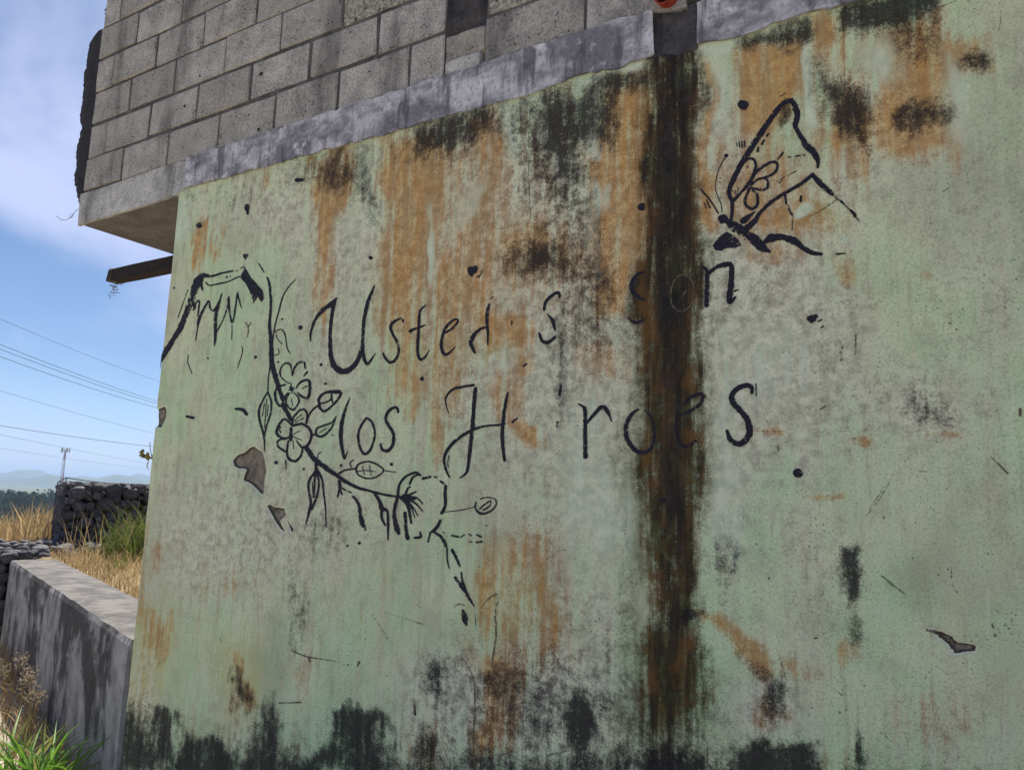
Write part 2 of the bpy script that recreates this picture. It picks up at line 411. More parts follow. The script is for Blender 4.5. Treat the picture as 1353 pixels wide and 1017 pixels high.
Pg('rust', [(912, 803), (950, 812), (1000, 845), (1035, 880), (1030, 895), (985, 870), (940, 830)], 0.95, 9, 0.6)
Pg('rust', [(985, 850), (1010, 845), (1090, 885), (1060, 890)], 0.5, 10, 0.6); Pg('black', [(905, 800), (935, 806), (925, 818), (900, 822)], 0.85, 8, 0.5); Pg('black', [(960, 845), (1000, 868), (1030, 880), (1030, 900), (1000, 888)], 0.4, 8, 0.6)
E('grey', 1025, 930, 34, 40, 0.8, 0.7); E('rust', 1030, 935, 24, 26, 0.45, 0.7); E('black', 1030, 925, 20, 30, 0.4, 0.8); E('rust', 1120, 850, 14, 22, 0.6, 0.7)
E('rust', 665, 935, 34, 55, 0.7, 0.6); E('rust', 655, 890, 30, 26, 0.95, 0.5); E('rust', 640, 960, 14, 50, 0.7, 0.6)
Pg('rust', [(690, 780), (725, 775), (738, 820), (725, 858), (700, 860), (722, 830), (712, 795)], 0.9, 9)
E('rust', 690, 740, 34, 28, 0.45, 0.9); E('rust', 650, 800, 12, 40, 0.72, 0.6)
E('rust', 210, 840, 9, 34, 0.72, 0.7); E('rust', 190, 800, 12, 120, 0.42, 0.9); E('rust', 310, 765, 30, 22, 0.34, 0.9)
St('rust', [(318, 850, 7), (320, 890, 11), (322, 940, 10)], 0.75, 0.7); E('rust', 407, 890, 10, 34, 0.42, 0.9); E('yellow', 240, 830, 120, 120, 0.4, 1.0); E('yellow', 520, 800, 130, 110, 0.3, 1.0); E('yellow', 1220, 760, 150, 170, 0.28, 1.0); E('yellow', 1200, 420, 120, 110, 0.25, 1.0); E('grey', 360, 700, 120, 90, 0.35, 1.0)
E('rust', 1090, 655, 22, 5, 0.8, 0.6); E('rust', 1020, 572, 20, 4, 0.72, 0.7, 0.5); E('rust', 1140, 583, 20, 6, 0.7, 0.7, 0.5); E('rust', 1250, 575, 28, 5, 0.6, 0.7, 0.5)
E('rust', 560, 990, 30, 30, 0.5, 0.8); E('rust', 890, 730, 30, 60, 0.4, 0.8)
Pg('rust', [(590, 190), (700, 160), (760, 300), (740, 420), (640, 420), (600, 330)], 0.42, 60)
Pg('rust', [(930, 200), (1060, 150), (1130, 260), (1060, 340), (940, 300)], 0.34, 60)
Pg('rust', [(560, 300), (640, 330), (640, 500), (590, 560), (560, 450)], 0.4, 40)
Pg('rust', [(620, 700), (760, 700), (760, 880), (640, 900)], 0.34, 50)
Pg('rust', [(1060, 20), (1250, 20), (1260, 200), (1090, 210)], 0.45, 40)
Pg('rust', [(740, 100), (850, 90), (850, 330), (780, 420), (770, 250)], 0.5, 40)
# black mildew
Pg('black', [(430, 200), (560, 165), (620, 150), (780, 110), (780, 150), (640, 200), (560, 215), (440, 240)], 0.25, 30)
Pg('black', [(560, 850), (800, 830), (870, 930), (860, 1020), (560, 1020)], 0.2, 60)
Pg('black', [(150, 985), (560, 990), (560, 1030), (150, 1030)], 0.55, 26, 1.3); Pg('black', [(560, 1004), (1130, 1000), (1350, 1022), (1350, 1040), (560, 1040)], 0.4, 22, 1.3); Pg('olive', [(150, 940), (600, 950), (960, 960), (1350, 1000), (1350, 1030), (150, 1030)], 0.4, 40); E('grey', 1250, 960, 90, 50, 0.4, 1.0); E('rust', 1240, 950, 60, 40, 0.25, 1.0)
Pg('black', [(600, 1000), (960, 995), (960, 1030), (600, 1030)], 0.4, 20)
Pg('black', [(690, 300), (800, 250), (800, 500), (760, 560), (720, 420)], 0.2, 50)
Pg('black', [(150, 935), (185, 925), (196, 960), (204, 985), (208, 1030), (140, 1030)], 0.9, 18)
Pg('black', [(204, 1000), (210, 960), (226, 962), (232, 1000)], 0.9, 9, 0.6); Pg('black', [(236, 1000), (250, 966), (296, 976), (304, 1010), (300, 1030), (232, 1030)], 0.95, 10, 0.6); Pg('black', [(312, 1010), (330, 992), (400, 990), (420, 1030), (310, 1030)], 0.7, 12)
Pg('black', [(338, 940), (360, 920), (378, 960), (380, 1030), (330, 1030)], 0.8, 18)
Pg('black', [(446, 950), (470, 940), (508, 945), (500, 1030), (452, 1030)], 1.0, 10)
E('black', 430, 1005, 26, 16, 0.7, 0.6); E('black', 318, 905, 9, 30, 0.85, 0.6); E('black', 215, 960, 14, 20, 0.8, 0.6)
E('black', 768, 958, 20, 32, 1.0, 0.4); E('black', 690, 930, 60, 40, 0.42, 0.9); E('black', 578, 905, 16, 26, 0.66, 0.7)
E('black', 650, 905, 20, 14, 0.6, 0.7); E('black', 565, 985, 16, 24, 0.6, 0.7); E('black', 500, 945, 10, 16, .7, .7)
Pg('black', [(972, 985), (1000, 975), (1030, 985), (1085, 974), (1092, 1030), (966, 1030)], 1.0, 10)
Pg('black', [(860, 1000), (900, 985), (925, 1000), (930, 1030), (850, 1030)], 0.85, 16)
Pg('black', [(1110, 722), (1136, 718), (1140, 752), (1136, 785), (1122, 795), (1112, 770)], 1.0, 8, 0.5)
E('black', 1128, 820, 8, 26, 0.7, 0.7); E('black', 1040, 905, 12, 20, 0.72, 0.7)
E('black', 1140, 985, 6, 20, 0.7, 0.6)
Pg('black', [(582, 160), (622, 148), (622, 186), (604, 192), (585, 186)], 0.8, 10)
Pg('black', [(545, 170), (600, 155), (604, 192), (560, 198)], 0.85, 20); E('black', 640, 160, 20, 20, 0.7, 0.7)
E('black', 440, 225, 24, 22, 0.55, 0.8); E('black', 480, 250, 12, 40, 0.5, 0.8)
Pg('black', [(686, 140), (780, 112), (780, 200), (766, 280), (730, 290), (700, 250), (690, 200)], 0.62, 50)
E('black', 760, 150, 26, 26, 0.72, 0.7); E('black', 752, 220, 16, 40, 0.62, 0.7); E('black', 815, 115, 30, 20, 0.85, 0.6); E('black', 800, 150, 16, 30, 0.7, 0.7)
E('black', 712, 345, 42, 22, 0.8, 0.9, 0.4); E('black', 780, 380, 30, 70, 0.34, 0.9); E('black', 745, 500, 12, 80, 0.3, 0.9)
Pg('black', [(985, 45), (1075, 20), (1085, 40), (1080, 60), (1030, 62), (985, 72)], 0.8, 16)
Pg('black', [(1115, 0), (1245, -30), (1235, 18), (1190, 32), (1150, 45), (1112, 40)], 0.98, 14)
E('black', 1215, 48, 26, 30, 0.5, 0.8); E('black', 1288, 80, 16, 18, 0.85, 0.8); E('black', 1218, 150, 34, 18, 0.85, 0.8)
Pg('black', [(1086, 90), (1130, 110), (1150, 130), (1135, 200), (1090, 165), (1084, 125)], 0.78, 22)
E('black', 1130, 185, 8, 10, 0.8, 0.6); E('black', 1040, 150, 8, 18, 0.7, 0.6); E('black', 1075, 35, 6, 16, 0.9, 0.6)
E('black', 430, 700, 20, 24, 0.35, 0.9); E('black', 385, 800, 10, 60, 0.35, 0.9)
E('black', 1235, 540, 30, 22, 0.5, 0.9); E('black', 955, 760, 14, 40, 0.4, 0.9)
# the long drain streak
ST = [(893, -10, 18), (890, 30, 24), (888, 62, 31), (886, 120, 35), (887, 200, 37), (885, 300, 39), (882, 400, 44), (884, 480, 43), (886, 560, 41), (884, 640, 40), (884, 720, 36), (892, 775, 25), (892, 820, 25), (884, 850, 33), (884, 920, 38), (882, 960, 38)]
St('streak', ST, 0.95, 0.6, 0.8, 130.0); St('streak', ST[-3:] + [(880, 1030, 50)], 0.42, 0.9, 1.0, 90.0)
St('olive', [(x, y, w * 1.3) for x, y, w in ST], 0.8, 0.6, 0.9); St('olive', [(x + (2 if y < 400 else -8), y, w * 1.6) for x, y, w in ST], 0.36, 0.7, 0.9)
St('olive', [(846, 420, 10), (838, 520, 16), (836, 760, 20), (836, 960, 24)], 0.7, 0.8)
E('olive', 880, 960, 70, 60, 0.7, 0.7)
St('black', [(893, -10, 18), (888, 60, 25), (888, 200, 28), (887, 330, 26), (884, 430, 16), (884, 470, 8)], 0.72, 1.0, 0.8, 120.0)
St('black', [(902, 420, 7), (900, 560, 8), (898, 700, 9)], 0.4, 0.9, 0.8, 80.0)
St('black', [(882, 450, 14), (886, 640, 9), (890, 720, 13), (892, 800, 17), (890, 850, 11)], 0.5, 0.9, 0.7, 60.0)
# pale lime runs
Pg('pale', [(755, 130), (790, 115), (785, 150), (798, 205), (780, 205), (770, 160)], 0.9, 8, 0.7); Pg('pale', [(664, 142), (690, 134), (688, 215), (672, 220)], 0.75, 8, 0.7); St('pale', [(795, 240, 7), (797, 280, 9)], 0.8, 0.6)
Pg('pale', [(760, 104), (858, 78), (858, 88), (800, 105), (762, 120)], 0.95, 8, 0.4)
Pg('pale', [(922, 62), (985, 46), (970, 68), (945, 70)], 0.95, 8, 0.4)
St('pale', [(1070, 55, 7), (1071, 120, 8), (1070, 170, 6)], 0.9, 0.5, 0.5)
St('pale', [(725, 145, 7), (738, 200, 7), (745, 260, 5)], 0.6, 0.7); St('pale', [(680, 140, 8), (684, 210, 8)], 0.72, 0.7)
St('pale', [(470, 195, 10), (478, 240, 12), (476, 300, 6)], 0.55, 0.7); St('pale', [(510, 180, 5), (505, 215, 5)], 0.6, 0.7)
St('pale', [(570, 270, 6), (565, 330, 9), (562, 380, 5)], 0.62, 0.7); St('pale', [(630, 240, 10), (612, 300, 9)], 0.55, 0.7)
E('pale', 1262, 130, 18, 60, 0.6, 0.8); E('pale', 1170, 80, 24, 26, 0.66, 0.8); E('pale', 950, 120, 20, 60, 0.55, 0.9)
E('pale', 790, 690, 40, 90, 0.55, 1.0); E('pale', 770, 560, 30, 80, 0.5, 1.0); E('pale', 960, 620, 24, 120, 0.5, 1.0); E('pale', 1010, 480, 60, 60, 0.42, 1.0)
E('pale', 858, 790, 14, 30, 0.4, 1.0); E('yellow', 858, 780, 16, 40, 0.6, 1.0); E('pale', 780, 300, 10, 60, 0.55, 0.8); E('pale', 240, 290, 8, 30, .7, .8)
E('pale', 1060, 290, 6, 8, 0.9, 0.5); E('pale', 1108, 315, 8, 6, 0.9, 0.5)
# yellow green algae
E('yellow', 320, 890, 34, 60, 0.9, 0.8); E('yellow', 190, 880, 40, 70, 0.66, 0.9); E('yellow', 690, 800, 50, 40, 0.6, 0.9); E('yellow', 1080, 290, 40, 24, 0.6, 0.9)
E('yellow', 845, 690, 18, 60, 0.6, 0.9); E('yellow', 640, 460, 60, 30, 0.5, 0.9); E('yellow', 270, 960, 60, 24, 0.5, 0.9); E('yellow', 1110, 1000, 30, 20, .6, .9)
E('yellow', 625, 850, 12, 40, .5, .9)
# knocked-off plaster
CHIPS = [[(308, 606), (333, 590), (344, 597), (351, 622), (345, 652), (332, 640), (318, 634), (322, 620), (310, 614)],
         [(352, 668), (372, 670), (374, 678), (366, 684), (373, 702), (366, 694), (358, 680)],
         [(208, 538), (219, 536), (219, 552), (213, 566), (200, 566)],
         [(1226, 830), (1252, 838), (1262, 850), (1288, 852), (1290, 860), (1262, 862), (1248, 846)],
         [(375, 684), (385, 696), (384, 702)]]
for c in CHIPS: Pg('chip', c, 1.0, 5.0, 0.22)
#ENDSTAINS
# weathering also runs on where the wall leaves the frame
_out = smooth01((XX - 0.25) / 0.5)
_g = fbm(XX * 3, ZZ * 1.2, 4, 81)
for k, lo in (('rust', 0.60), ('black', 0.62), ('grey', 0.5)):
    LAY[k] = np.maximum(LAY[k], _out * smooth01((_g - lo + (0.1 if k == 'grey' else 0)) / 0.1) * 0.8)
    _g = fbm(XX * 3 + 9, ZZ * 1.2 + 4, 4, 90)

front_y = wav(XX, ZZ) + LAY['chip'] * 0.016
# crumbly left arris
edge_j = (fbm(np.full_like(zs, 3.3), zs * 14, 4, 77) - 0.5) * 0.016
XX2 = XX.copy(); XX2[0, :] += edge_j; XX2[1, :] += edge_j * 0.6
front_y[0, :] += 0.010; front_y[1, :] += 0.003
nx, nz = XX.shape
V = np.stack([XX2, front_y, ZZ], -1).reshape(-1, 3)
ii = (np.arange(nx - 1)[:, None] * nz + np.arange(nz - 1)[None, :]).ravel()
F = np.stack([ii, ii + nz, ii + nz + 1, ii + 1], -1)
# body behind the face: left return, top, bottom, right, back
bv = []; bf = []
def _strip(idx, flip=False):
    base = len(V) + len(bv)
    for i in idx: p = V[i]; bv.append((p[0], 0.20, p[2]))
    for k in range(len(idx) - 1):
        q = (idx[k], idx[k + 1], base + k + 1, base + k); bf.append(q[::-1] if flip else q)
_strip([j for j in range(nz)]); _strip([(nx - 1) * nz + j for j in range(nz)], True)
_strip([i * nz + nz - 1 for i in range(nx)], False); _strip([i * nz for i in range(nx)], True)
V = np.concatenate([V, np.array(bv)]); F = np.concatenate([F, np.array(bf)])

b = NB('weathered_green_plaster'); O = b.tc('Object')
at1 = b.n('ShaderNodeAttribute', attribute_name='stain_a'); at2 = b.n('ShaderNodeAttribute', attribute_name='stain_b')
s1 = b.n('ShaderNodeSeparateColor'); b.l(at1.outputs['Color'], s1.inputs[0]); s2 = b.n('ShaderNodeSeparateColor'); b.l(at2.outputs['Color'], s2.inputs[0])
mRust, mBlack, mStreak, mPale = s1.outputs[0], s1.outputs[1], s1.outputs[2], at1.outputs['Alpha']
mGrey, mOlive, mChip, mYel = s2.outputs[0], s2.outputs[1], s2.outputs[2], at2.outputs['Alpha']
vst = b.mapping((14, 14, 1.3)); vst2 = b.mapping((40, 40, 3.6))
nV = b.noise(1, 5, 0.6, vst); nV2 = b.noise(1, 4, 0.6, vst2)
nA = b.noise(3.2, 4, 0.62); nB_ = b.noise(26, 5, 0.70); nF = b.noise(170, 3, 0.8)
nM2 = b.noise(11, 4, 0.6, b.mapping((1, 1, 0.55), (9, 3, 2)))
def lay(mask, a, bb, lo, hi, top=1.0):
    # the mask is broken up by run-down streaks and by grain, strongest where it is half covered
    t = b.math('ADD', b.math('MULTIPLY', b.math('SUBTRACT', nV2, 0.5), a * 2.2), b.math('ADD', b.math('MULTIPLY', b.math('SUBTRACT', nB_, 0.5), bb * 1.8), b.math('MULTIPLY', b.math('SUBTRACT', nM2, 0.5), bb * 0.9)))
    t = b.math('ADD', t, b.math('MULTIPLY', b.math('SUBTRACT', nF, 0.5), bb * 1.3))
    t = b.math('ADD', t, b.math('MULTIPLY', b.math('SUBTRACT', nV, 0.5), a * 1.2))
    g = b.mr(mask, 0.0, 0.3, 0.0, 1.0)
    return b.mr(b.math('ADD', mask, b.math('MULTIPLY', t, g)), lo, hi, 0, top)
base = b.mix(b.mr(nA, 0.32, 0.68), pale(153, 173, 135, 1.5), pale(175, 179, 147, 1.5))
base = b.mix(b.mr(nV, 0.42, 0.70, 0, 0.65), base, pale(174, 168, 142, 1.4))
base = b.mix(b.mr(b.noise(1.3, 4, 0.5), 0.48, 0.68, 0, 0.6), base, pale(150, 178, 140, 1.48))
base = b.mix(b.mr(b.noise(2.1, 4, 0.6, b.mapping((1, 1, 0.6), (3, 1, 5))), 0.50, 0.70, 0, 0.45), base, pale(142, 136, 118))
col = b.mix(lay(mGrey, 0.45, 0.7, 0.05, 0.95, 0.92), base, b.mix(b.mr(nB_, 0.35, 0.65), pale(190, 186, 166, 1.5), pale(142, 138, 122, 1.4)))
nM = b.noise(10, 5, 0.66, b.mapping((1, 1, 0.7), (2, 5, 1)))
col = b.mix(b.mr(nM, 0.48, 0.68, 0, 0.36), col, pale(132, 126, 106)); col = b.mix(b.mr(nM, 0.5, 0.34, 0, 0.3), col, pale(180, 186, 160)); col = b.mix(b.mr(nV2, 0.52, 0.72, 0, 0.35), col, pale(130, 124, 104)); col = b.mix(b.mr(nV2, 0.46, 0.3, 0, 0.3), col, pale(190, 194, 170))
col = b.mix(b.mr(nF, 0.5, 0.70, 0, 0.45), col, srgb(96, 91, 76)); col = b.mix(b.mr(nF, 0.48, 0.30, 0, 0.30), col, pale(206, 208, 190))
col = b.mix(lay(mYel, 0.5, 0.7, 0.2, 1.1, 0.75), col, pale(164, 164, 112))
col = b.mix(lay(mOlive, 0.5, 0.7, 0.1, 1.1, 0.8), col, b.mix(b.mr(nB_, 0.35, 0.65), pale(112, 116, 88), pale(82, 82, 62)))
rustc = b.mix(b.mr(nB_, 0.36, 0.66), pale(188, 137, 66), pale(152, 108, 58)); rustc = b.mix(b.mr(nV, 0.4, 0.66, 0, 0.8), rustc, pale(142, 114, 78))
rustc = b.mix(b.mr(nF, 0.4, 0.66, 0, 0.5), rustc, pale(118, 92, 62))
col = b.mix(lay(mRust, 0.9, 0.55, 0.02, 1.15, 0.88), col, rustc)
col = b.mix(lay(mPale, 0.9, 0.7, 0.1, 1.1, 0.85), col, b.mix(b.mr(nB_, 0.4, 0.6), pale(190, 198, 178), pale(172, 184, 160)))
stc = b.mix(b.mr(nB_, 0.4, 0.66), srgb(52, 41, 27), srgb(92, 70, 34)); stc = b.mix(b.mr(nV2, 0.42, 0.62, 0, 0.85), stc, srgb(40, 34, 28)); stc = b.mix(b.mr(nM2, 0.5, 0.62, 0, 0.7), stc, srgb(104, 72, 34)); stc = b.mix(b.mr(nM2, 0.46, 0.36, 0, 0.6), stc, srgb(80, 82, 48))
stc = b.mix(b.mr(nF, 0.60, 0.74, 0, 0.4), stc, srgb(128, 108, 62))
col = b.mix(lay(mStreak, 0.75, 0.6, 0.03, 0.9, 0.97), col, stc)
blk = b.mix(b.mr(nB_, 0.45, 0.65), srgb(27, 25, 28), srgb(52, 49, 49))
col = b.mix(lay(mBlack, 0.34, 0.85, 0.04, 0.96, 0.94), col, blk)
# freckles of mildew and rubbed grain everywhere
sp = b.voro(95); spk = b.math('MULTIPLY', b.mr(sp, 0.10, 0.26, 1, 0), b.mr(b.noise(7, 4, 0.6), 0.50, 0.64))
col = b.mix(b.math('MULTIPLY', spk, 0.85), col, srgb(66, 62, 56))
sp2 = b.voro(38); spk2 = b.math('MULTIPLY', b.mr(sp2, 0.05, 0.13, 1, 0), b.mr(b.noise(4.2, 3, 0.6), 0.53, 0.62))
col = b.mix(spk2, col, srgb(46, 42, 42))
chipc = b.mix(b.mr(nB_, 0.35, 0.65), srgb(142, 132, 118), srgb(98, 90, 82))
col = b.mix(b.mr(mChip, 0.05, 0.3), col, pale(190, 190, 172)); col = b.mix(b.mr(mChip, 0.3, 0.5), col, srgb(74, 68, 62)); col = b.mix(b.mr(mChip, 0.75, 0.98), col, chipc)  # dark rim paints shade at the chip edge to suggest depth
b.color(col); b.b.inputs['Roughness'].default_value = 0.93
h = b.math('ADD', b.math('MULTIPLY', nF, 0.5), b.math('MULTIPLY', nB_, 0.8))
h = b.math('ADD', h, b.math('MULTIPLY', spk2, -0.7))
b.bump(h, 0.45, 0.006)
M_WALL = b.m
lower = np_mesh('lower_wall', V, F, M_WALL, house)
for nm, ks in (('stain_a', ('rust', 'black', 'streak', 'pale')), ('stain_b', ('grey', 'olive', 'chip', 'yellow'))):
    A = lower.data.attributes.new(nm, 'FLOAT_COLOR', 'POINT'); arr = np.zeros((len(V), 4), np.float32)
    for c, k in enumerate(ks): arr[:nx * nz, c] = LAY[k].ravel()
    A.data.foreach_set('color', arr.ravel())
lower['label'] = 'mint green plaster wall stained with rust and mildew, painted with black lettering'

# other walls of the ground floor (plain plaster) so that the house is a closed volume
m = MB(); m.box((WX0 + 0.02, 0.2, -0.08), (WX0 + 0.2, 5.0, 2.95)); m.box((WX1 - 0.2, 0.2, -0.08), (WX1, 5.0, 2.95)); m.box((WX0 + 0.2, 4.8, -0.08), (WX1 - 0.2, 5.0, 2.95))
M_SIDE = mat_concrete('side_plaster', srgb(146, 158, 136), srgb(130, 140, 122), srgb(84, 82, 74), 3, 120, 0.3, 0.5)
m.build('side_wall', M_SIDE, house)

# floor slab with overhang to the left
OX0 = -4.262
m = MB(); m.box((OX0, 0.012, 2.955), (WX0 - 0.002, 5.0, 3.13))
slab = m.build('floor_slab', M_SOFFIT, house)
m = MB(); m.box((WX0, 0.21, 2.987), (WX1, 5.0, 3.13)); m.build('floor_slab', M_SOFFIT, house)

def plate(name, outline, y0, y1, mat, parent, jit=0.004, sub=0.035, seed=0):
    """a plaster plate with an uneven outline given as (x, z), front at y0, back at y1"""
    pts = []
    for i in range(len(outline)):
        a = np.array(outline[i]); c = np.array(outline[(i + 1) % len(outline)]); n = max(1, int(np.linalg.norm(c - a) / sub))
        for k in range(n): pts.append(a + (c - a) * k / n)
    r = np.random.default_rng(seed); pts = [p + (r.random(2) - 0.5) * 2 * jit for p in pts]
    n = len(pts)
    bm = bmesh.new(); fr = [bm.verts.new((p[0], y0 + (r.random() - .5) * 0.002, p[1])) for p in pts]
    bk = [bm.verts.new((p[0] + (p[0] - 0) * 0, y1, p[1])) for p in pts]
    f = bm.faces.new(fr)
    for i in range(n): bm.faces.new((fr[(i + 1) % n], fr[i], bk[i], bk[(i + 1) % n]))
    bmesh.ops.triangulate(bm, faces=[f]); bmesh.ops.recalc_face_normals(bm, faces=bm.faces)
    me = bpy.data.meshes.new(name); bm.to_mesh(me); bm.free(); me.materials.append(mat)
    return link_data(name, me, parent)
def pxl(L): return [wall_xz(x, y) for x, y in L]
# fascia of the overhang: pale render
_fas = pxl([(107, 257), (150, 244), (200, 229), (228, 216), (247, 214), (250, 228), (246, 246), (240, 254), (233, 258)]) + [(OX0, 2.945)]
plate('fascia', _fas, -0.004, 0.012, M_SLAB, house, 0.003, 0.05, 3)

# ring beam plaster band, lilac grey
b = NB('lilac_band_plaster'); P = b.pos()
n1 = b.noise(3.2, 5, 0.62, b.mapping((1, 1, 1.6), vec=P)); n2 = b.noise(60, 4, 0.7, P); n3 = b.noise(1, 5, 0.6, b.mapping((22, 22, 4), vec=P))
c = b.mix(b.mr(n1, 0.40, 0.60), pale(170, 168, 172, 1.4), pale(106, 104, 111)); c = b.mix(b.mr(n3, 0.48, 0.66, 0, 0.8), c, srgb(84, 81, 88))
n4 = b.noise(9, 6, 0.7, b.mapping((1, 1, 1), (7, 2, 3), vec=P))
c = b.mix(b.mr(n4, 0.54, 0.66, 0, 0.75), c, pale(196, 192, 197)); c = b.mix(b.mr(n4, 0.44, 0.32, 0, 0.6), c, srgb(70, 67, 78)); c = b.mix(b.mr(n2, 0.46, 0.7, 0, 0.5), c, srgb(84, 80, 86)); b.color(c)
b.bump(b.math('ADD', n2, b.math('MULTIPLY', n1, 1.5)), 0.5, 0.008); M_BAND = b.m
_top = [(247, 215), (275, 203), (290, 196), (330, 186), (400, 165), (470, 140), (548, 118), (590, 108), (642, 98), (668, 84), (696, 68), (750, 58), (800, 44), (862, 22)]
_bot = [(864, 72), (858, 76), (825, 89), (760, 103), (700, 126), (666, 134), (622, 147), (575, 159), (512, 178), (440, 196), (400, 207), (320, 229), (248, 248)]
_tp = [(x, max(z, 3.143)) for x, z in pxl(_top)]
plate('ring_beam_plaster', _tp + pxl(_bot), -0.012, 0.012, M_BAND, house, 0.006, 0.025, 5)
_R = pxl([(922, 6), (940, -4), (990, -20)]) + [(2.4, 3.20), (2.4, 2.975)] + pxl([(1220, -22), (1130, 4), (1085, 14), (979, 48), (922, 60)])
plate('ring_beam_plaster', _R, -0.012, 0.012, M_BAND, house, 0.006, 0.03, 6)
_dk = mat_concrete('stained_band', srgb(86, 82, 84), srgb(62, 59, 62), srgb(36, 34, 37), 9, 90, 0.8, 0.95)
plate('stained_plaster', pxl([(861, 20), (904, 8), (925, 3), (922, 64), (890, 72), (858, 80)]), -0.0035, 0.012, _dk, house, 0.009, 0.02, 7)
_lp = mat_concrete('pale_mortar', srgb(176, 170, 164), srgb(150, 145, 142), srgb(104, 100, 102), 8, 120, 0.5, 0.4)
plate('mortar_collar', pxl([(866, 20), (868, -6), (905, -16), (910, 12), (900, 16)]), -0.016, 0.012, _lp, house, 0.003, 0.04, 8)

# upper wall: mortar core + every block a piece
UZ0, UZ1 = 3.132, 4.76
m = MB(); m.box((OX0 + 0.004, 0.006, UZ0), (-1.722, 0.17, UZ1)); m.box((-1.526, 0.006, UZ0), (WX1, 0.17, UZ1))
m.box((OX0 + 0.004, 0.17, UZ0), (OX0 + 0.16, 5.0, UZ1)); m.box((WX1 - 0.16, 0.17, UZ0), (WX1, 5.0, UZ1)); m.box((OX0 + 0.16, 4.84, UZ0), (WX1 - 0.16, 5.0, UZ1))
upper = m.build('upper_wall', M_MORTAR, house)
def block_mesh(w, hgt, seed, mat):
    r = np.random.default_rng(seed); bm = bmesh.new(); d = 0.05; e = 0.006
    q = [(-w / 2, -hgt / 2), (0, -hgt / 2), (w / 2, -hgt / 2), (w / 2, 0), (w / 2, hgt / 2), (0, hgt / 2), (-w / 2, hgt / 2), (-w / 2, 0)]
    j = lambda s: (r.random() - .5) * s
    fr = [bm.verts.new((x * (1 - 2 * e / w) + j(.005), -0.0 + j(.003), z * (1 - 2 * e / hgt) + j(.006))) for x, z in q]
    md = [bm.verts.new((x + j(.006), e, z + j(.006))) for x, z in q]; bk = [bm.verts.new((x, d, z)) for x, z in q]
    f = bm.faces.new(fr); n = 8
    for i in range(n):
        k = (i + 1) % n; bm.faces.new((fr[k], fr[i], md[i], md[k])); bm.faces.new((md[k], md[i], bk[i], bk[k]))
    bmesh.ops.recalc_face_normals(bm, faces=bm.faces)
    me = bpy.data.meshes.new('block'); bm.to_mesh(me); bm.free(); me.materials.append(mat); return me
_bm = {}
def get_block(w, k, mat):
    key = (round(w, 2), k, mat.name)
    if key not in _bm: _bm[key] = block_mesh(key[0] - 0.013, 0.188, hash(key[:2]) % 9999, mat)
    return _bm[key]
COURSE = [3.137 + 0.2034 * i for i in range(8)]
rr = random.Random(3)
for ci, z0 in enumerate(COURSE):
    off = -3.90 if ci % 2 == 0 else -4.09
    edges = []
    x = off - 0.8
    js = [off + 0.4 * k for k in range(-3, 20)]
    for (a, c_) in ((OX0, -1.722), (-1.526, WX1)):
        inner = [j for j in js if a + 0.05 < j < c_ - 0.05]
        cuts = [a] + inner + [c_]
        for x0, x1 in zip(cuts[:-1], cuts[1:]):
            if x1 - x0 < 0.06: continue
            cx, cz = (x0 + x1) / 2, z0 + 0.1017
            coarse = (ci == 2 and -2.35 < cx < -2.0) or (ci == 1 and -2.5 < cx < -2.1 and False) or (ci == 1 and -1.526 < cx < -1.4)
            mat = M_BLOCK_ROUGH if coarse else M_BLOCK
            o = link_data('block', get_block(x1 - x0, rr.randrange(4), mat), upper)
            o.location = (cx + rr.uniform(-.003, .003), rr.uniform(-0.005, 0.003), cz + rr.uniform(-.003, .003)); o.scale = (rr.uniform(.985, 1.006), 1, rr.uniform(.975, 1.012)); o.rotation_euler = (rr.uniform(-.006, .006), rr.uniform(-.004, .004), rr.uniform(-.006, .006))
# concrete column standing in the block wall, rough and set back, patched at its foot
def rough_slab(name, x0, x1, z0, z1, y0, y1, amp, mat, parent, seed, n=22):
    X_, Z_ = np.meshgrid(np.linspace(x0, x1, n), np.linspace(z0, z1, int(n * (z1 - z0) / max(x1 - x0, .05)) + 2), indexing='ij')
    Yf = y0 + (fbm(X_ * 14, Z_ * 14, 4, seed) - 0.5) * amp
    a, c_ = X_.shape; v = np.stack([X_, Yf, Z_], -1).reshape(-1, 3); i = (np.arange(a - 1)[:, None] * c_ + np.arange(c_ - 1)[None, :]).ravel()
    f = np.stack([i, i + c_, i + c_ + 1, i + 1], -1)
    rim = [k for k in range(c_)] + [k * c_ + c_ - 1 for k in range(1, a)] + [(a - 1) * c_ + k for k in range(c_ - 2, -1, -1)] + [k * c_ for k in range(a - 2, 0, -1)]
    base_ = len(v); v = np.concatenate([v, np.array([(v[k][0], y1, v[k][2]) for k in rim])]); L = len(rim)
    f = np.concatenate([f, np.array([(rim[k], rim[(k + 1) % L], base_ + (k + 1) % L, base_ + k) for k in range(L)])])
    return np_mesh(name, v, f, mat, parent, True)
ZC = float(on_y(618, 39)[2])
rough_slab('column', -1.719, -1.529, ZC, UZ1 + 0.35, 0.012, 0.18, 0.05, M_COLUMN, house, 120)
ZD = float(on_y(618, 74)[2])
rough_slab('column_foot', -1.716, -1.532, ZD + .006, ZC - .004, 0.004, 0.18, 0.018, M_PATCH, house, 131)
rough_slab('column_foot', -1.712, -1.548, UZ0 - 0.02, ZD, -0.004, 0.18, 0.018, M_SLAB, house, 137)
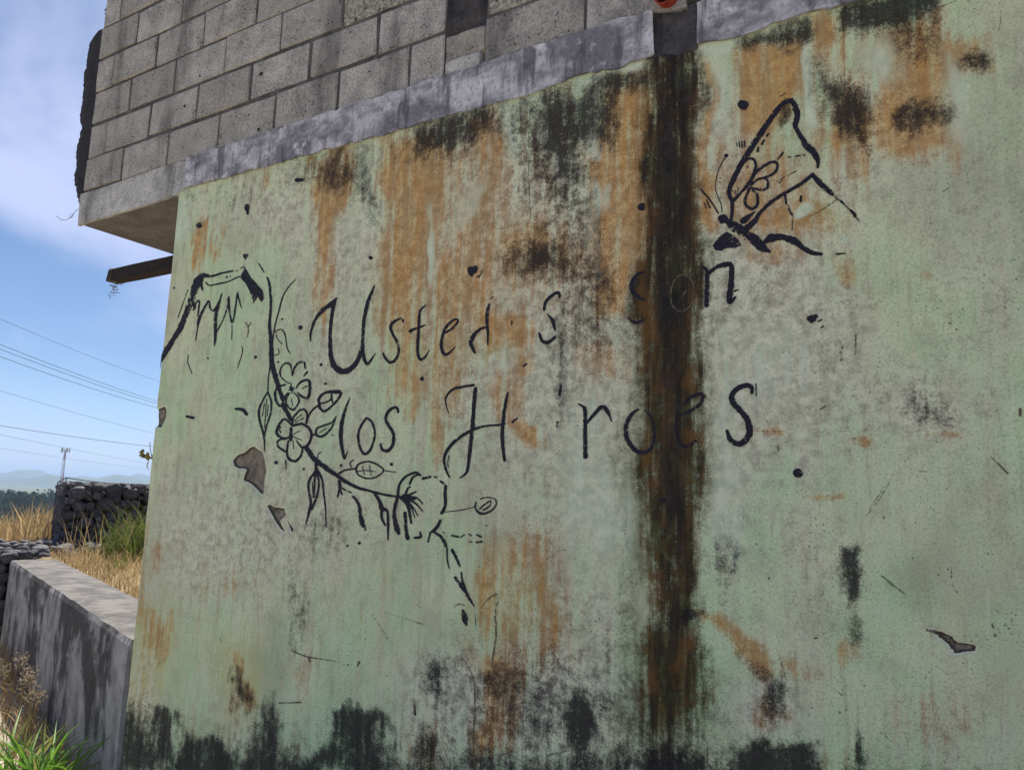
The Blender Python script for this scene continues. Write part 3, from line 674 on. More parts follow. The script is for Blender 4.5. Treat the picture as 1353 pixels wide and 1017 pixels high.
# dark rough mortar mass down the left end
def corner_mass():
    L = [(124, 44, 2), (114, 62, 12), (111, 80, 16), (105, 140, 17), (100, 190, 15), (96, 225, 15), (96, 240, 13), (101, 258, 6), (104, 272, 2)]   # photo pixel of its outline
    E_ = [on_y(a, c_) for a, c_, _ in L]; zz = np.linspace(E_[-1][2], E_[0][2], 70)
    xo = np.interp(zz, [p[2] for p in E_][::-1], [p[0] for p in E_][::-1]); v = []; f = []
    for k, z in enumerate(zz):
        j = (fbm(np.array([z * 9]), np.array([1.0]), 4, 140)[0] - .5) * 0.08; w = max(.008, OX0 + .012 - xo[k] + j)
        for (fx, y) in ((0.0, 0.004), (0.45, -0.004), (0.85, 0.006), (1.0, 0.05), (0.95, 0.16), (0.0, 0.19)):
            jj = (random.random() - .5) * 0.007
            v.append((OX0 + 0.012 - w * fx + jj * (fx > 0), y + jj * .6, z))
    n = 6
    for k in range(len(zz) - 1):
        for i in range(n): f.append((k * n + i, k * n + (i + 1) % n, (k + 1) * n + (i + 1) % n, (k + 1) * n + i))
    f.append(tuple(range(n))); f.append(tuple((len(zz) - 1) * n + i for i in range(n - 1, -1, -1)))
    o = link_mesh('corner_mortar', v, f, M_CORNER, house)
    bm = bmesh.new(); bm.from_mesh(o.data); bmesh.ops.recalc_face_normals(bm, faces=bm.faces); bm.to_mesh(o.data); bm.free()
corner_mass()
# rebar stub with a stirrup at the wall end
M_STEEL = mat_simple('rusty_steel', srgb(66, 56, 52), srgb(96, 74, 60), 40, 0.7, 0.3, 0.002)
m = MB(); zb = on_y(124, 45)[2]; xb = on_y(133, 20)[0]
m.tube([(xb - 0.012, 0.05, zb - 0.08), (xb - 0.006, 0.05, zb + 0.25), (xb + 0.004, 0.045, zb + 0.75)], 0.0055, 6); rebar = m.build('rebar', M_STEEL, house)
m = MB(); zt = on_y(134, 9)[2]; m.tube([(xb - 0.02, 0.03, zt), (xb + 0.05, 0.02, zt + 0.01), (xb + 0.06, 0.11, zt), (xb - 0.01, 0.11, zt - 0.01), (xb - 0.02, 0.03, zt)], 0.003, 5)
m.tube([(xb - 0.02, 0.03, zt - .025), (xb + 0.05, 0.02, zt - .03), (xb + 0.06, 0.11, zt - .03)], 0.002, 5); m.build('stirrup', M_STEEL, rebar)

# dark discs painting the shade of small drill holes / popped pits in blocks
M_HOLE = mat_simple('hole_shade', (0.008, 0.008, 0.009, 1), (0.014, 0.013, 0.013, 1), 30, 1.0, 0)
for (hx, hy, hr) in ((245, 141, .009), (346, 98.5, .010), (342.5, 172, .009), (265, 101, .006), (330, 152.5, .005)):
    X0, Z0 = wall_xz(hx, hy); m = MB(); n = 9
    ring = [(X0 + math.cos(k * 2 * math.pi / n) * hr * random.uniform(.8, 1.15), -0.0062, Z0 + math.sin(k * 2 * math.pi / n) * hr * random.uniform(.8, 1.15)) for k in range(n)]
    m.add(ring + [(X0, -0.0045, Z0)], [(k, (k + 1) % n, n) for k in range(n)]); m.build('hole_shade_disc', M_HOLE, upper)

# drain pipe stub, terracotta-red pvc
M_PVC = mat_simple('red_pvc', srgb(158, 62, 42), srgb(128, 48, 36), 30, 0.45, 0.1, 0.002, 0.5)
M_PVC_IN = mat_simple('pipe_inside_shade', srgb(60, 26, 20), srgb(40, 20, 16), 30, 0.9, 0)
def pipe():
    c = on_y(886, 2); o = Vector((c[0], 0.0, c[2] + 0.006)); ax = Vector((-0.05, -1, -0.22)).normalized()
    a = ax.cross(Vector((0, 0, 1))).normalized(); bb = ax.cross(a); n = 28; R0, R1 = 0.036, 0.032
    v = []; f = []
    for (t, R_) in ((-0.12, R0), (0.070, R0), (0.0715, R0 - .0015), (0.070, R1), (-0.12, R1)):
        for k in range(n): v.append(o + ax * t + (a * math.cos(2 * math.pi * k / n) + bb * math.sin(2 * math.pi * k / n)) * R_)
    for s in range(4):
        for k in range(n): f.append((s * n + k, s * n + (k + 1) % n, (s + 1) * n + (k + 1) % n, (s + 1) * n + k))
    ob = link_mesh('drain_pipe', v, f, M_PVC, house, True)
    ob['label'] = 'red plastic drain stub above the dark streak'
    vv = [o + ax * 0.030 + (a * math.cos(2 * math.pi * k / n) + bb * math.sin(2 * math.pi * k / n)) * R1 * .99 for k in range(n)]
    link_mesh('bore_shade_disc', vv, [tuple(range(n))], M_PVC_IN, ob)  # dark disc across the pipe stands for the shade inside it
pipe()

# timber left under the overhang, with tie wire
M_WOOD = mat_simple('old_timber', srgb(50, 42, 39), srgb(32, 27, 27), 18, 0.85, 0.5, 0.006)
bl = on_z(137, 364, 2.885)
m = MB(); X0 = bl[0]; Yc = bl[1]; hh = 0.042
prof = [(X0 + 0.012, .95), (X0 + .3, 1.0), (X0 + .8, .98), (X0 + 1.3, 1.0)]
vv = []; ff = []
for k, (x, s_) in enumerate(prof):
    for (dy, dz) in ((-1, -1), (1, -1), (1, 1), (-1, 1)): vv.append((x + (0.02 if dz > 0 and k == 0 else 0), Yc + .05 + dy * 0.045 * s_, 2.885 + dz * hh * s_ + 0.0 * k))
for k in range(3):
    for i in range(4): ff.append((k * 4 + i, k * 4 + (i + 1) % 4, (k + 1) * 4 + (i + 1) % 4, (k + 1) * 4 + i))
ff += [(3, 2, 1, 0), (12, 13, 14, 15)]
m.add(vv, ff); timber = m.build('timber', M_WOOD, house); timber['label'] = 'dark timber end sticking out below the overhanging slab'
_t = bmesh.new(); _t.from_mesh(timber.data); bmesh.ops.bevel(_t, geom=_t.edges[:], offset=0.005, segments=1, affect='EDGES'); bmesh.ops.recalc_face_normals(_t, faces=_t.faces); _t.to_mesh(timber.data); _t.free()
M_WIRE = mat_simple('tie_wire', srgb(150, 146, 140), srgb(96, 92, 88), 60, 0.6, 0)
m = MB()
for xo in (0.05, 0.075):
    x = X0 + xo; y0, y1 = Yc + .002, Yc + .098; z0, z1 = 2.885 - hh - .003, 2.885 + hh + .003
    m.tube([(x, y0, z0), (x + .006, y0, z1), (x + .01, y1, z1), (x, y1, z0), (x, y0, z0)], 0.0022, 5)
pts = [(X0 + .10, Yc + .01, 2.885 - hh)]
_tw = random.Random(8)
for k in range(22): pts.append((X0 + .11 + _tw.uniform(-.035, .04), Yc + .02 + _tw.uniform(-.03, .03), 2.885 - hh - .012 - .0042 * k + _tw.uniform(-.014, .014)))
pts += [(X0 + .08, Yc + .02, 2.885 - hh - .115), (X0 + .055, Yc + .02, 2.885 - hh - .112)]
m.tube(pts, 0.0019, 5); m.build('tie_wire', M_WIRE, timber)
#MURAL
# ------------------------------------------------------------------ mural: brush strokes traced on the wall plane
def mat_paint(name, c0, c1, wear):
    b = NB(name); P = b.pos()
    nA = b.noise(70, 5, 0.75, P); nB = b.noise(1, 4, 0.7, b.mapping((210, 210, 80), vec=P)); nC = b.noise(9, 3, 0.6, P)
    b.color(b.mix(b.mr(nB, 0.35, 0.65), c0, c1)); b.b.inputs['Roughness'].default_value = 0.7
    t = b.math('ADD', b.math('MULTIPLY', nA, 0.55), b.math('MULTIPLY', nB, 0.45)); t = b.math('ADD', t, b.math('MULTIPLY', b.math('SUBTRACT', nC, 0.5), 0.35))
    at = b.n('ShaderNodeAttribute', attribute_name='wear')
    t = b.math('ADD', t, b.math('MULTIPLY', at.outputs['Fac'], 0.20))
    a = b.mr(t, 0.60 - wear, 0.70 - wear, 1, 0)
    tr = b.n('ShaderNodeBsdfTransparent'); mx = b.n('ShaderNodeMixShader'); b.l(a, mx.inputs[0]); b.l(tr.outputs[0], mx.inputs[1]); b.l(b.b.outputs[0], mx.inputs[2]); b.l(mx.outputs[0], b.out.inputs['Surface'])
    return b.m
M_INK = mat_paint('black_mural_paint', srgb(26, 24, 38), srgb(38, 35, 48), 0.02)
M_INK_WORN = mat_paint('worn_mural_paint', srgb(34, 32, 42), srgb(50, 46, 54), 0.09)
M_INK_PALE = mat_paint('scratched_pale_line', srgb(104, 96, 80), srgb(74, 68, 58), 0.07)
M_CRACK = mat_paint('hairline_crack', srgb(112, 102, 86), srgb(84, 76, 64), 0.195)
CROP = {'M': (200, 330, 220 / 1316), 'F': (320, 440, 240 / 1220), 'G': (360, 580, 320 / 1353), 'U': (390, 330, 250 / 1271), 'D': (560, 330, 300 / 1327),
        'H': (560, 480, 300 / 1353), 'S': (760, 330, 300 / 1017), 'B': (900, 110, 260 / 1058), 'P': (0, 0, 1.0),
        'L': (160, 640, 400 / 1079), 'C': (500, 640, 400 / 1079), 'R': (800, 600, 553 / 1349), 'Q': (1000, 300, 353 / 898), 'T': (1000, 0, 353 / 1353)}
_mur = random.Random(5)
class Art:
    """brush marks of one painted figure; points are (x, y, brush width) in a zoomed view of the photograph"""
    def __init__(s, crop): s.crop = crop; s.minw = 1.2; s.v = []; s.f = []; s.w = []
    def pix(s, x, y): a, c, k = CROP[s.crop]; return a + x * k, c + y * k
    def xz(s, x, y): return wall_xz(*s.pix(x, y))
    def _vert(s, x, z, wear, lift): x = max(x, WX0 + .006); s.v.append((x, float(wav(x, z)) - 0.0016 - lift, z)); s.w.append(wear)
    def line(s, pts, wear=0.0, fat=1.0, closed=False):
        pts = [(p + (10,))[:3] if len(p) == 2 else p for p in pts]
        k = CROP[s.crop][2]
        q = [(*s.pix(p[0], p[1]), max(p[2] * k * 1.15 * fat, s.minw)) for p in pts]
        if len(q) == 2: q = [q[0], tuple((a + c) / 2 for a, c in zip(*q)), q[1]]
        out = []
        n = len(q)
        for i in range(n - 1):
            p0 = q[i - 1] if i else (q[-2] if closed else q[0]); p1 = q[i]; p2 = q[i + 1]; p3 = q[i + 2] if i + 2 < n else (q[1] if closed else q[-1])
            L = math.hypot(p2[0] - p1[0], p2[1] - p1[1]); st = max(2, int(L / 2.2))
            for j in range(st):
                t = j / st
                out.append(tuple(0.5 * (2 * b_ + (c_ - a_) * t + (2 * a_ - 5 * b_ + 4 * c_ - d_) * t * t + (3 * b_ - a_ - 3 * c_ + d_) * t ** 3) if m_ < 2 else b_ + (c_ - b_) * t
                           for m_, (a_, b_, c_, d_) in enumerate(zip(p0, p1, p2, p3))))
        out.append(q[-1])
        base = len(s.v); lift = _mur.random() * 0.0003
        for i, (x, y, w) in enumerate(out):
            x2, y2 = out[min(i + 1, len(out) - 1)][:2]; x1, y1 = out[max(i - 1, 0)][:2]
            tx, ty = x2 - x1, y2 - y1; L = math.hypot(tx, ty) or 1; nx_, ny_ = -ty / L, tx / L
            w2 = w * 0.5
            a = w2 * (1 + _mur.uniform(-.16, .16)); c = w2 * (1 + _mur.uniform(-.16, .16))
            for (o_, wr) in ((a, .35), (0, 0), (-c, .35)):
                X_, Z_ = wall_xz(x + nx_ * o_, y + ny_ * o_); s._vert(X_, Z_, wear + wr, lift)
        for i in range(len(out) - 1):
            p = base + i * 3; s.f += [(p, p + 1, p + 4, p + 3), (p + 1, p + 2, p + 5, p + 4)]
        # round the ends
        for e in (0, len(out) - 1):
            x, y, w = out[e]
            if w * 0.5 > 1.2: s.spot(x, y, w * 0.47, wear, raw=True)
        return s
    def spot(s, x, y, r, wear=0.0, raw=False, sy=1.0):
        if not raw: x, y = s.pix(x, y); r *= CROP[s.crop][2]
        base = len(s.v); n = 12; lift = _mur.random() * 0.0003 + 0.0003
        X_, Z_ = wall_xz(x, y); s._vert(X_, Z_, wear, lift)
        for i in range(n):
            a = 2 * math.pi * i / n; rr_ = r * _mur.uniform(.85, 1.15); X_, Z_ = wall_xz(x + math.cos(a) * rr_, y + math.sin(a) * rr_ * sy); s._vert(X_, Z_, wear + .2, lift)
        s.f += [(base, base + 1 + i, base + 1 + (i + 1) % n) for i in range(n)]
        return s
    def blob(s, pts, wear=0.0):
        c = np.mean(pts, 0); base = len(s.v)
        X_, Z_ = s.xz(*c); s._vert(X_, Z_, wear, .0002)
        ring = []
        for i in range(len(pts)):
            a, d = np.array(pts[i]), np.array(pts[(i + 1) % len(pts)])
            for t in (0, .33, .66): ring.append(a + (d - a) * t + np.array([_mur.uniform(-2, 2), _mur.uniform(-2, 2)]))
        for p in ring: X_, Z_ = s.xz(*p); s._vert(X_, Z_, wear + .3, .0002)
        n = len(ring); s.f += [(base, base + 1 + i, base + 1 + (i + 1) % n) for i in range(n)]
        return s
    def done(s, name, mat=None, label=None):
        o = link_mesh(name, s.v, s.f, mat or M_INK, lower)
        # every face looks out of the wall
        bm = bmesh.new(); bm.from_mesh(o.data)
        for f in bm.faces:
            f.normal_update()
            if f.normal.y > 0: f.normal_flip()
        bm.to_mesh(o.data); bm.free()
        A = o.data.attributes.new('wear', 'FLOAT', 'POINT'); A.data.foreach_set('value', np.array(s.w, np.float32))
        if label: o['label'] = label
        return o
def art(crop, name, lines, mat=None, label=None, wear=0.0, fat=1.0, spots=(), blobs=()):
    a = Art(crop)
    if mat is M_CRACK: a.minw = 0.75; fat = 0.62
    for L in lines: a.line(L, wear, fat)
    for sp_ in spots: a.spot(*sp_)
    for bl_ in blobs: a.blob(bl_, wear)
    return a.done(name, mat, label)
LT = 'painted_letter'
art('U', LT, [[(103, 615, 6), (105, 560, 14), (130, 480, 16), (180, 410, 24), (235, 370, 30), (285, 322, 6)],
              [(268, 345, 20), (250, 420, 20), (238, 520, 20), (235, 620, 22), (240, 710, 26), (262, 780, 34), (310, 815, 36), (360, 808, 34), (410, 760, 26), (440, 690, 22), (455, 620, 20), (458, 540, 22), (470, 440, 22), (495, 340, 22), (520, 280, 16), (537, 238, 4)],
              [(455, 640, 18), (462, 720, 20), (480, 765, 20), (500, 755, 16), (540, 695, 5)]])
art('U', LT, [[(728, 485, 12), (720, 462, 16), (690, 470, 16), (650, 500, 18), (645, 535, 18), (665, 580, 16), (692, 630, 18), (695, 690, 16), (670, 745, 18), (635, 755, 18), (605, 725, 16), (592, 690, 10)]])
art('U', LT, [[(885, 370, 6), (850, 400, 14), (838, 440, 18), (832, 540, 18), (825, 640, 18), (830, 715, 20), (850, 738, 18), (880, 715, 12), (903, 670, 4)], [(778, 548, 24), (800, 535, 16), (840, 522, 14), (880, 505, 10)]])
art('U', LT, [[(1000, 562, 12), (1050, 535, 14), (1090, 495, 14), (1095, 470, 14), (1060, 475, 14), (1010, 530, 16), (988, 600, 18), (985, 660, 20), (1005, 705, 20), (1035, 695, 14), (1080, 650, 5)]])
art('D', LT, [[(375, 450, 8), (330, 465, 14), (290, 505, 22), (278, 550, 26), (300, 600, 14)], [(385, 315, 8), (375, 350, 18), (370, 420, 16), (375, 480, 14), (375, 560, 5)], [(392, 290, 6), (408, 272, 4)]])
art('D', LT, [[(795, 278, 14), (790, 252, 18), (760, 262, 16), (715, 305, 18), (705, 352, 14)], [(722, 375, 6), (738, 392, 10), (755, 415, 20), (768, 470, 12)], [(765, 512, 16), (730, 540, 20), (695, 535, 18), (675, 488, 12)]])
art('D', 'painted_accent', [[(515, 418, 10), (515, 446, 8)]], M_INK_WORN); art('D', 'painted_accent', [[(578, 682, 8), (600, 668, 12)]])
art('S', LT, [[(310, 100, 8), (280, 112, 12), (258, 140, 16), (255, 180, 18), (280, 210, 16), (312, 226, 8)], [(310, 315, 8), (270, 328, 12), (240, 305, 8)]])
art('S', LT, [[(478, 112, 7), (452, 128, 6), (430, 180, 7), (432, 240, 6), (460, 272, 7), (500, 268, 6), (528, 225, 7), (532, 165, 6), (510, 122, 7), (478, 112, 7)], [(475, 215, 4), (500, 185, 8), (512, 198, 6)]], M_INK_PALE, 'letter o showing as a pale scratched outline on the dark streak')
art('S', LT, [[(565, 70, 6), (590, 95, 16), (590, 150, 20), (588, 250, 18)], [(595, 110, 12), (630, 80, 16), (680, 65, 20), (700, 75, 20), (698, 150, 24), (690, 210, 24), (692, 235, 20), (718, 212, 8)], [(712, 185, 8), (735, 178, 5)]])
art('F', LT, [[(722, 435, 5), (700, 490, 14), (675, 570, 22), (662, 650, 24), (665, 740, 22), (680, 820, 18), (688, 845, 10), (708, 790, 6)]])
art('F', LT, [[(835, 570, 14), (865, 590, 14), (888, 650, 14), (885, 710, 14), (860, 780, 16), (825, 812, 16), (795, 780, 16), (778, 710, 16), (785, 650, 16), (812, 598, 14), (835, 570, 14)]])
art('F', LT, [[(1048, 530, 14), (1040, 502, 16), (1005, 505, 18), (970, 545, 18), (965, 590, 18), (990, 630, 18), (1015, 680, 20), (1010, 750, 18), (975, 790, 20), (940, 780, 18), (928, 745, 12)]])
art('H', LT, [[(150, 300, 4), (132, 240, 8), (135, 200, 10), (175, 155, 14), (235, 140, 14), (298, 130, 16)],
              [(310, 150, 20), (302, 220, 20), (297, 300, 20), (290, 400, 22), (278, 500, 20), (268, 590, 18), (255, 650, 14), (215, 685, 6)],
              [(155, 680, 8), (128, 620, 14), (125, 550, 16), (170, 480, 18), (240, 425, 18), (310, 390, 14), (380, 372, 12), (445, 367, 12), (490, 358, 8)], [(530, 350, 12), (560, 325, 8)],
              [(503, 170, 8), (490, 230, 16), (478, 310, 18), (470, 400, 20), (472, 480, 20), (483, 580, 14)], [(152, 548, 5), (143, 590, 5), (148, 620, 4)]])
art('H', 'painted_accent', [[(819, 128, 10), (810, 186, 16)]]); art('H', 'painted_accent', [[(797, 350, 14), (795, 376, 14)]], M_INK_WORN)
art('H', LT, [[(920, 240, 6), (950, 258, 16), (962, 280, 20), (962, 400, 20), (963, 500, 22), (965, 556, 26)], [(970, 360, 10), (1010, 310, 18), (1060, 262, 24), (1095, 285, 22), (1120, 348, 5)]])
art('S', LT, [[(285, 715, 8), (255, 735, 14), (228, 790, 18), (235, 850, 18), (275, 900, 18), (320, 905, 16), (350, 870, 12), (354, 800, 10), (337, 745, 8), (308, 716, 6)]])
art('S', LT, [[(490, 690, 10), (520, 660, 14), (560, 645, 16), (577, 658, 18), (555, 695, 16), (510, 725, 12), (462, 748, 9), (450, 800, 8), (470, 865, 12), (505, 882, 14), (540, 855, 12)]], None, None, 0.25)
art('S', LT, [[(792, 640, 14), (788, 612, 20), (750, 610, 20), (708, 640, 22), (705, 680, 24), (740, 720, 22), (775, 770, 26), (778, 830, 26), (740, 868, 24), (700, 855, 22), (680, 810, 12)], [(810, 597, 5), (811, 655, 5)]])
# butterfly
art('B', 'painted_butterfly', [
    [(270, 735, 14), (275, 650, 18), (258, 580, 22), (290, 500, 24), (340, 410, 26), (390, 330, 26), (450, 240, 28), (510, 155, 24), (555, 108, 22), (595, 98, 28), (615, 135, 30), (625, 180, 28), (615, 230, 24), (645, 290, 22), (680, 340, 34), (715, 375, 34), (735, 420, 20), (735, 455, 10)],
    [(710, 490, 16), (640, 545, 18), (560, 590, 16), (490, 635, 18), (430, 690, 16), (395, 740, 26), (350, 780, 30)],
    [(705, 495, 20), (760, 550, 28), (805, 590, 24), (820, 605, 8)], [(855, 630, 10), (870, 645, 12)], [(915, 685, 12), (935, 712, 20)],
    [(275, 640, 16), (320, 590, 14), (360, 545, 18), (395, 480, 18), (400, 430, 14), (385, 408, 14), (350, 415, 12), (300, 480, 10), (270, 560, 8)],
    [(375, 535, 12), (395, 490, 14), (440, 450, 14), (490, 425, 14), (518, 435, 14), (512, 470, 14), (485, 495, 12), (440, 510, 12)],
    [(375, 560, 10), (430, 575, 14), (465, 560, 14), (460, 520, 14), (420, 515, 12), (375, 550, 10)],
    [(370, 565, 14), (345, 620, 14), (350, 660, 14), (385, 675, 16), (410, 650, 16), (408, 600, 14), (385, 575, 10)],
    [(518, 412, 8), (548, 375, 10)], [(575, 400, 7), (592, 397, 7)], [(610, 394, 8), (640, 390, 8)], [(655, 388, 6), (668, 386, 6)],
    [(255, 748, 30), (290, 772, 50), (330, 795, 46), (360, 815, 30), (390, 840, 50), (430, 878, 42), (482, 910, 8)],
    [(448, 855, 18), (480, 835, 40), (540, 828, 28), (600, 845, 34), (650, 880, 26), (700, 910, 24), (755, 918, 14)], [(836, 918, 10), (884, 915, 6)],
    [(220, 695, 6), (215, 650, 5), (190, 590, 5), (185, 540, 4), (205, 460, 4), (240, 395, 5)], [(200, 700, 8), (170, 650, 8), (140, 610, 9), (105, 570, 8)],
    [(335, 740, 34), (360, 720, 24), (402, 688, 4)], [(558, 600, 12), (565, 650, 10)], [(575, 672, 8), (595, 705, 14)], [(597, 730, 5), (597, 790, 4)], [(645, 608, 10), (643, 634, 14)],
    [(135, 624, 6), (155, 670, 10)], [(124, 640, 5), (136, 676, 6)], [(340, 310, 7), (343, 345, 8)], [(326, 312, 6), (330, 350, 8)], [(312, 315, 5), (316, 347, 6)], [(298, 320, 4), (302, 342, 5)],
    [(412, 366, 14), (414, 345, 10)], [(434, 330, 12), (446, 308, 10)], [(460, 286, 10), (474, 270, 8)], [(300, 596, 5), (310, 560, 4)], [(288, 600, 5), (294, 575, 4)]],
    None, 'black painted butterfly with raised wing and curled antennae', 0.02,
    spots=[(228, 730, 28), (243, 390, 11), (358, 452, 7)], blobs=[[(170, 875), (195, 835), (245, 797), (300, 830), (322, 870), (290, 888), (245, 885), (220, 902), (185, 898)]])
for _L in ([[(830, 612, 10), (905, 680, 9), (960, 745, 8)], [(838, 625, 7), (760, 680, 5), (690, 715, 4)], [(60, 505, 4), (72, 540, 6), (100, 566, 5)], [(575, 655, 7), (603, 725, 5)]]): art('B', 'painted_wing_edge', [_L], M_INK_PALE)
for _L in ([[(515, 530, 5), (560, 500, 5)], [(525, 540, 4), (545, 520, 5)], [(570, 500, 4), (620, 472, 4)], [(528, 75, 4), (565, 55, 4)]]): art('B', 'painted_wing_dash', [_L], M_INK_WORN)
# volcano
art('M', 'painted_volcano', [
    [(50, 975, 32), (75, 890, 20), (120, 800, 40), (180, 700, 34), (230, 620, 40), (265, 530, 36), (310, 420, 44), (340, 320, 50), (375, 240, 60), (410, 205, 36), (450, 200, 18)],
    [(440, 215, 14), (500, 205, 16), (560, 185, 14), (650, 168, 12)], [(668, 172, 6), (690, 160, 6)], [(705, 148, 6), (738, 134, 12)],
    [(430, 255, 10), (460, 283, 10), (530, 270, 12), (600, 255, 10), (700, 210, 10)],
    [(390, 260, 26), (408, 325, 10)], [(320, 400, 22), (345, 450, 24), (328, 482, 8)], [(345, 430, 14), (380, 400, 10), (375, 470, 12), (368, 530, 8)],
    [(370, 605, 12), (375, 560, 22), (410, 480, 18), (455, 405, 14), (465, 460, 14), (490, 485, 16), (530, 430, 16), (560, 345, 8)],
    [(545, 400, 14), (510, 530, 26), (508, 680, 22), (500, 760, 4)], [(515, 650, 14), (560, 570, 8), (605, 450, 14), (615, 370, 12)],
    [(612, 390, 18), (620, 500, 16), (640, 575, 16), (660, 500, 12), (682, 335, 10)], [(682, 350, 14), (715, 465, 5)], [(640, 590, 7), (637, 710, 3)], [(370, 605, 9), (350, 720, 4)],
    [(765, 595, 5), (768, 640, 5), (763, 690, 4)], [(745, 570, 3), (770, 605, 4), (792, 570, 3)], [(715, 760, 4), (722, 805, 5), (680, 940, 4)], [(295, 830, 4), (290, 890, 5), (325, 980, 4)],
    [(290, 315, 3), (245, 440, 4), (210, 540, 3)]],
    None, 'black painted volcano with a snow streaked crater', 0.05,
    blobs=[[(740, 140), (790, 220), (880, 320), (893, 385), (872, 415), (842, 370), (810, 425), (785, 345), (742, 262), (700, 222)]], spots=[(598, 218, 9), (625, 210, 6)])
art('M', 'painted_heart', [], blobs=[[(745, 42), (752, 30), (765, 30), (770, 45), (742, 82), (724, 55), (726, 35), (737, 30)]])
art('D', 'painted_heart', [], blobs=[[(290, 102), (300, 92), (316, 94), (318, 115), (308, 135), (284, 160), (264, 148), (257, 122), (262, 105), (276, 97)]]); art('D', 'painted_accent', [[(343, 122, 4), (325, 162, 10)], [(320, 150, 4), (310, 165, 6)]])
# branch
art('M', 'painted_branch', [[(845, 105, 4), (868, 140, 10), (892, 182, 8)], [(915, 215, 12), (935, 280, 18), (945, 400, 18), (942, 500, 18), (935, 600, 22), (945, 700, 28), (950, 800, 32), (955, 900, 34), (980, 1000, 36), (1010, 1100, 32), (1040, 1185, 26)],
    [(1140, 235, 4), (1080, 300, 8), (1035, 380, 10), (1010, 480, 10), (985, 570, 10), (970, 650, 12), (960, 730, 8)], [(990, 640, 8), (1030, 630, 10), (1060, 680, 10), (1075, 780, 8), (1100, 820, 4)], [(985, 640, 6), (995, 700, 8), (1035, 745, 6)],
    [(1000, 780, 6), (1012, 808, 6), (1000, 830, 5), (975, 830, 5)], [(940, 890, 8), (935, 960, 8), (920, 1040, 6)]], None, 'thick black branch running down from the volcano')
art('F', 'painted_branch', [[(275, 480, 26), (300, 530, 26), (325, 578, 24)]])
art('F', 'painted_branch', [[(430, 770, 26), (480, 840, 30), (540, 890, 30), (620, 945, 26), (700, 1000, 22), (770, 1035, 18), (850, 1058, 15), (960, 1085, 14), (1060, 1100, 12), (1160, 1115, 12)], [(505, 850, 4), (510, 810, 6), (535, 800, 5)], [(290, 850, 8), (295, 915, 5)]])
LF = 'painted_leaf'
art('F', LF, [[(190, 195, 5), (178, 300, 6), (172, 400, 8)], [(172, 395, 10), (130, 470, 12), (112, 530, 14), (120, 600, 14), (145, 690, 14), (150, 795, 4)], [(172, 395, 10), (195, 460, 12), (190, 540, 12), (165, 620, 10), (147, 690, 12)], [(165, 440, 5), (158, 520, 5), (150, 640, 5)], [(150, 470, 4), (135, 560, 4)], [(175, 480, 4), (168, 560, 4)]])
art('F', LF, [[(435, 590, 8), (460, 530, 12), (515, 480, 14)], [(520, 480, 16), (515, 440, 18), (560, 400, 16), (655, 393, 20), (648, 435, 14), (600, 490, 14), (550, 525, 16), (520, 500, 16), (515, 470, 14)], [(530, 472, 10), (590, 450, 10), (600, 400, 8)], [(600, 400, 8), (605, 470, 8)], [(605, 402, 12), (655, 400, 16)]])
art('F', LF, [[(470, 685, 10), (495, 680, 12)], [(495, 680, 14), (502, 640, 12), (550, 620, 12), (600, 600, 12), (632, 556, 5)], [(632, 556, 5), (602, 630, 12), (560, 680, 14), (520, 695, 16), (495, 680, 14)], [(515, 670, 4), (570, 635, 4)]])
art('G', LF, [[(360, 200, 10), (400, 175, 10), (460, 165, 10)], [(465, 170, 10), (480, 140, 10), (530, 125, 8), (580, 140, 8), (620, 175, 8), (580, 210, 8), (530, 220, 8), (480, 200, 8), (465, 170, 10)], [(470, 180, 5), (520, 175, 5), (575, 182, 4)], [(620, 175, 6), (690, 185, 3)], [(440, 158, 6), (432, 130, 7), (455, 115, 6)], [(500, 150, 3), (515, 200, 3)], [(540, 145, 3), (550, 205, 3)]])
art('G', LF, [[(245, 130, 18), (240, 180, 13)], [(240, 180, 12), (205, 230, 12), (200, 280, 12), (213, 350, 14), (205, 400, 14), (185, 475, 5)], [(240, 180, 12), (258, 230, 10), (250, 310, 12), (218, 390, 14)], [(237, 200, 10), (230, 320, 12)], [(222, 240, 5), (226, 330, 5)]])
art('G', LF, [[(245, 165, 14), (275, 220, 12), (285, 300, 10), (295, 380, 8), (298, 490, 3)]])
art('G', LF, [[(372, 235, 16), (376, 270, 14), (362, 325, 8)], [(376, 275, 10), (390, 312, 8)], [(390, 275, 10), (412, 288, 6)], [(420, 290, 8), (442, 300, 6)], [(450, 320, 12), (480, 360, 16), (490, 420, 18), (500, 465, 26), (520, 510, 8)]], None, None, 0.1)
art('G', LF, [[(565, 295, 14), (600, 350, 18), (612, 390, 26), (640, 400, 12), (645, 470, 14), (645, 565, 6)], [(610, 390, 14), (610, 440, 12), (630, 480, 10)]])
art('G', LF, [[(905, 520, 10), (945, 550, 18), (968, 595, 16)], [(975, 600, 8), (978, 680, 8), (990, 725, 5)], [(1005, 620, 16), (1035, 680, 14), (1048, 710, 10)], [(1055, 740, 8), (1065, 800, 14), (1090, 870, 18), (1130, 935, 4)], [(1020, 770, 12), (1050, 812, 20), (1085, 858, 14)]], None, None, 0.12)
FLW = 'painted_flower'
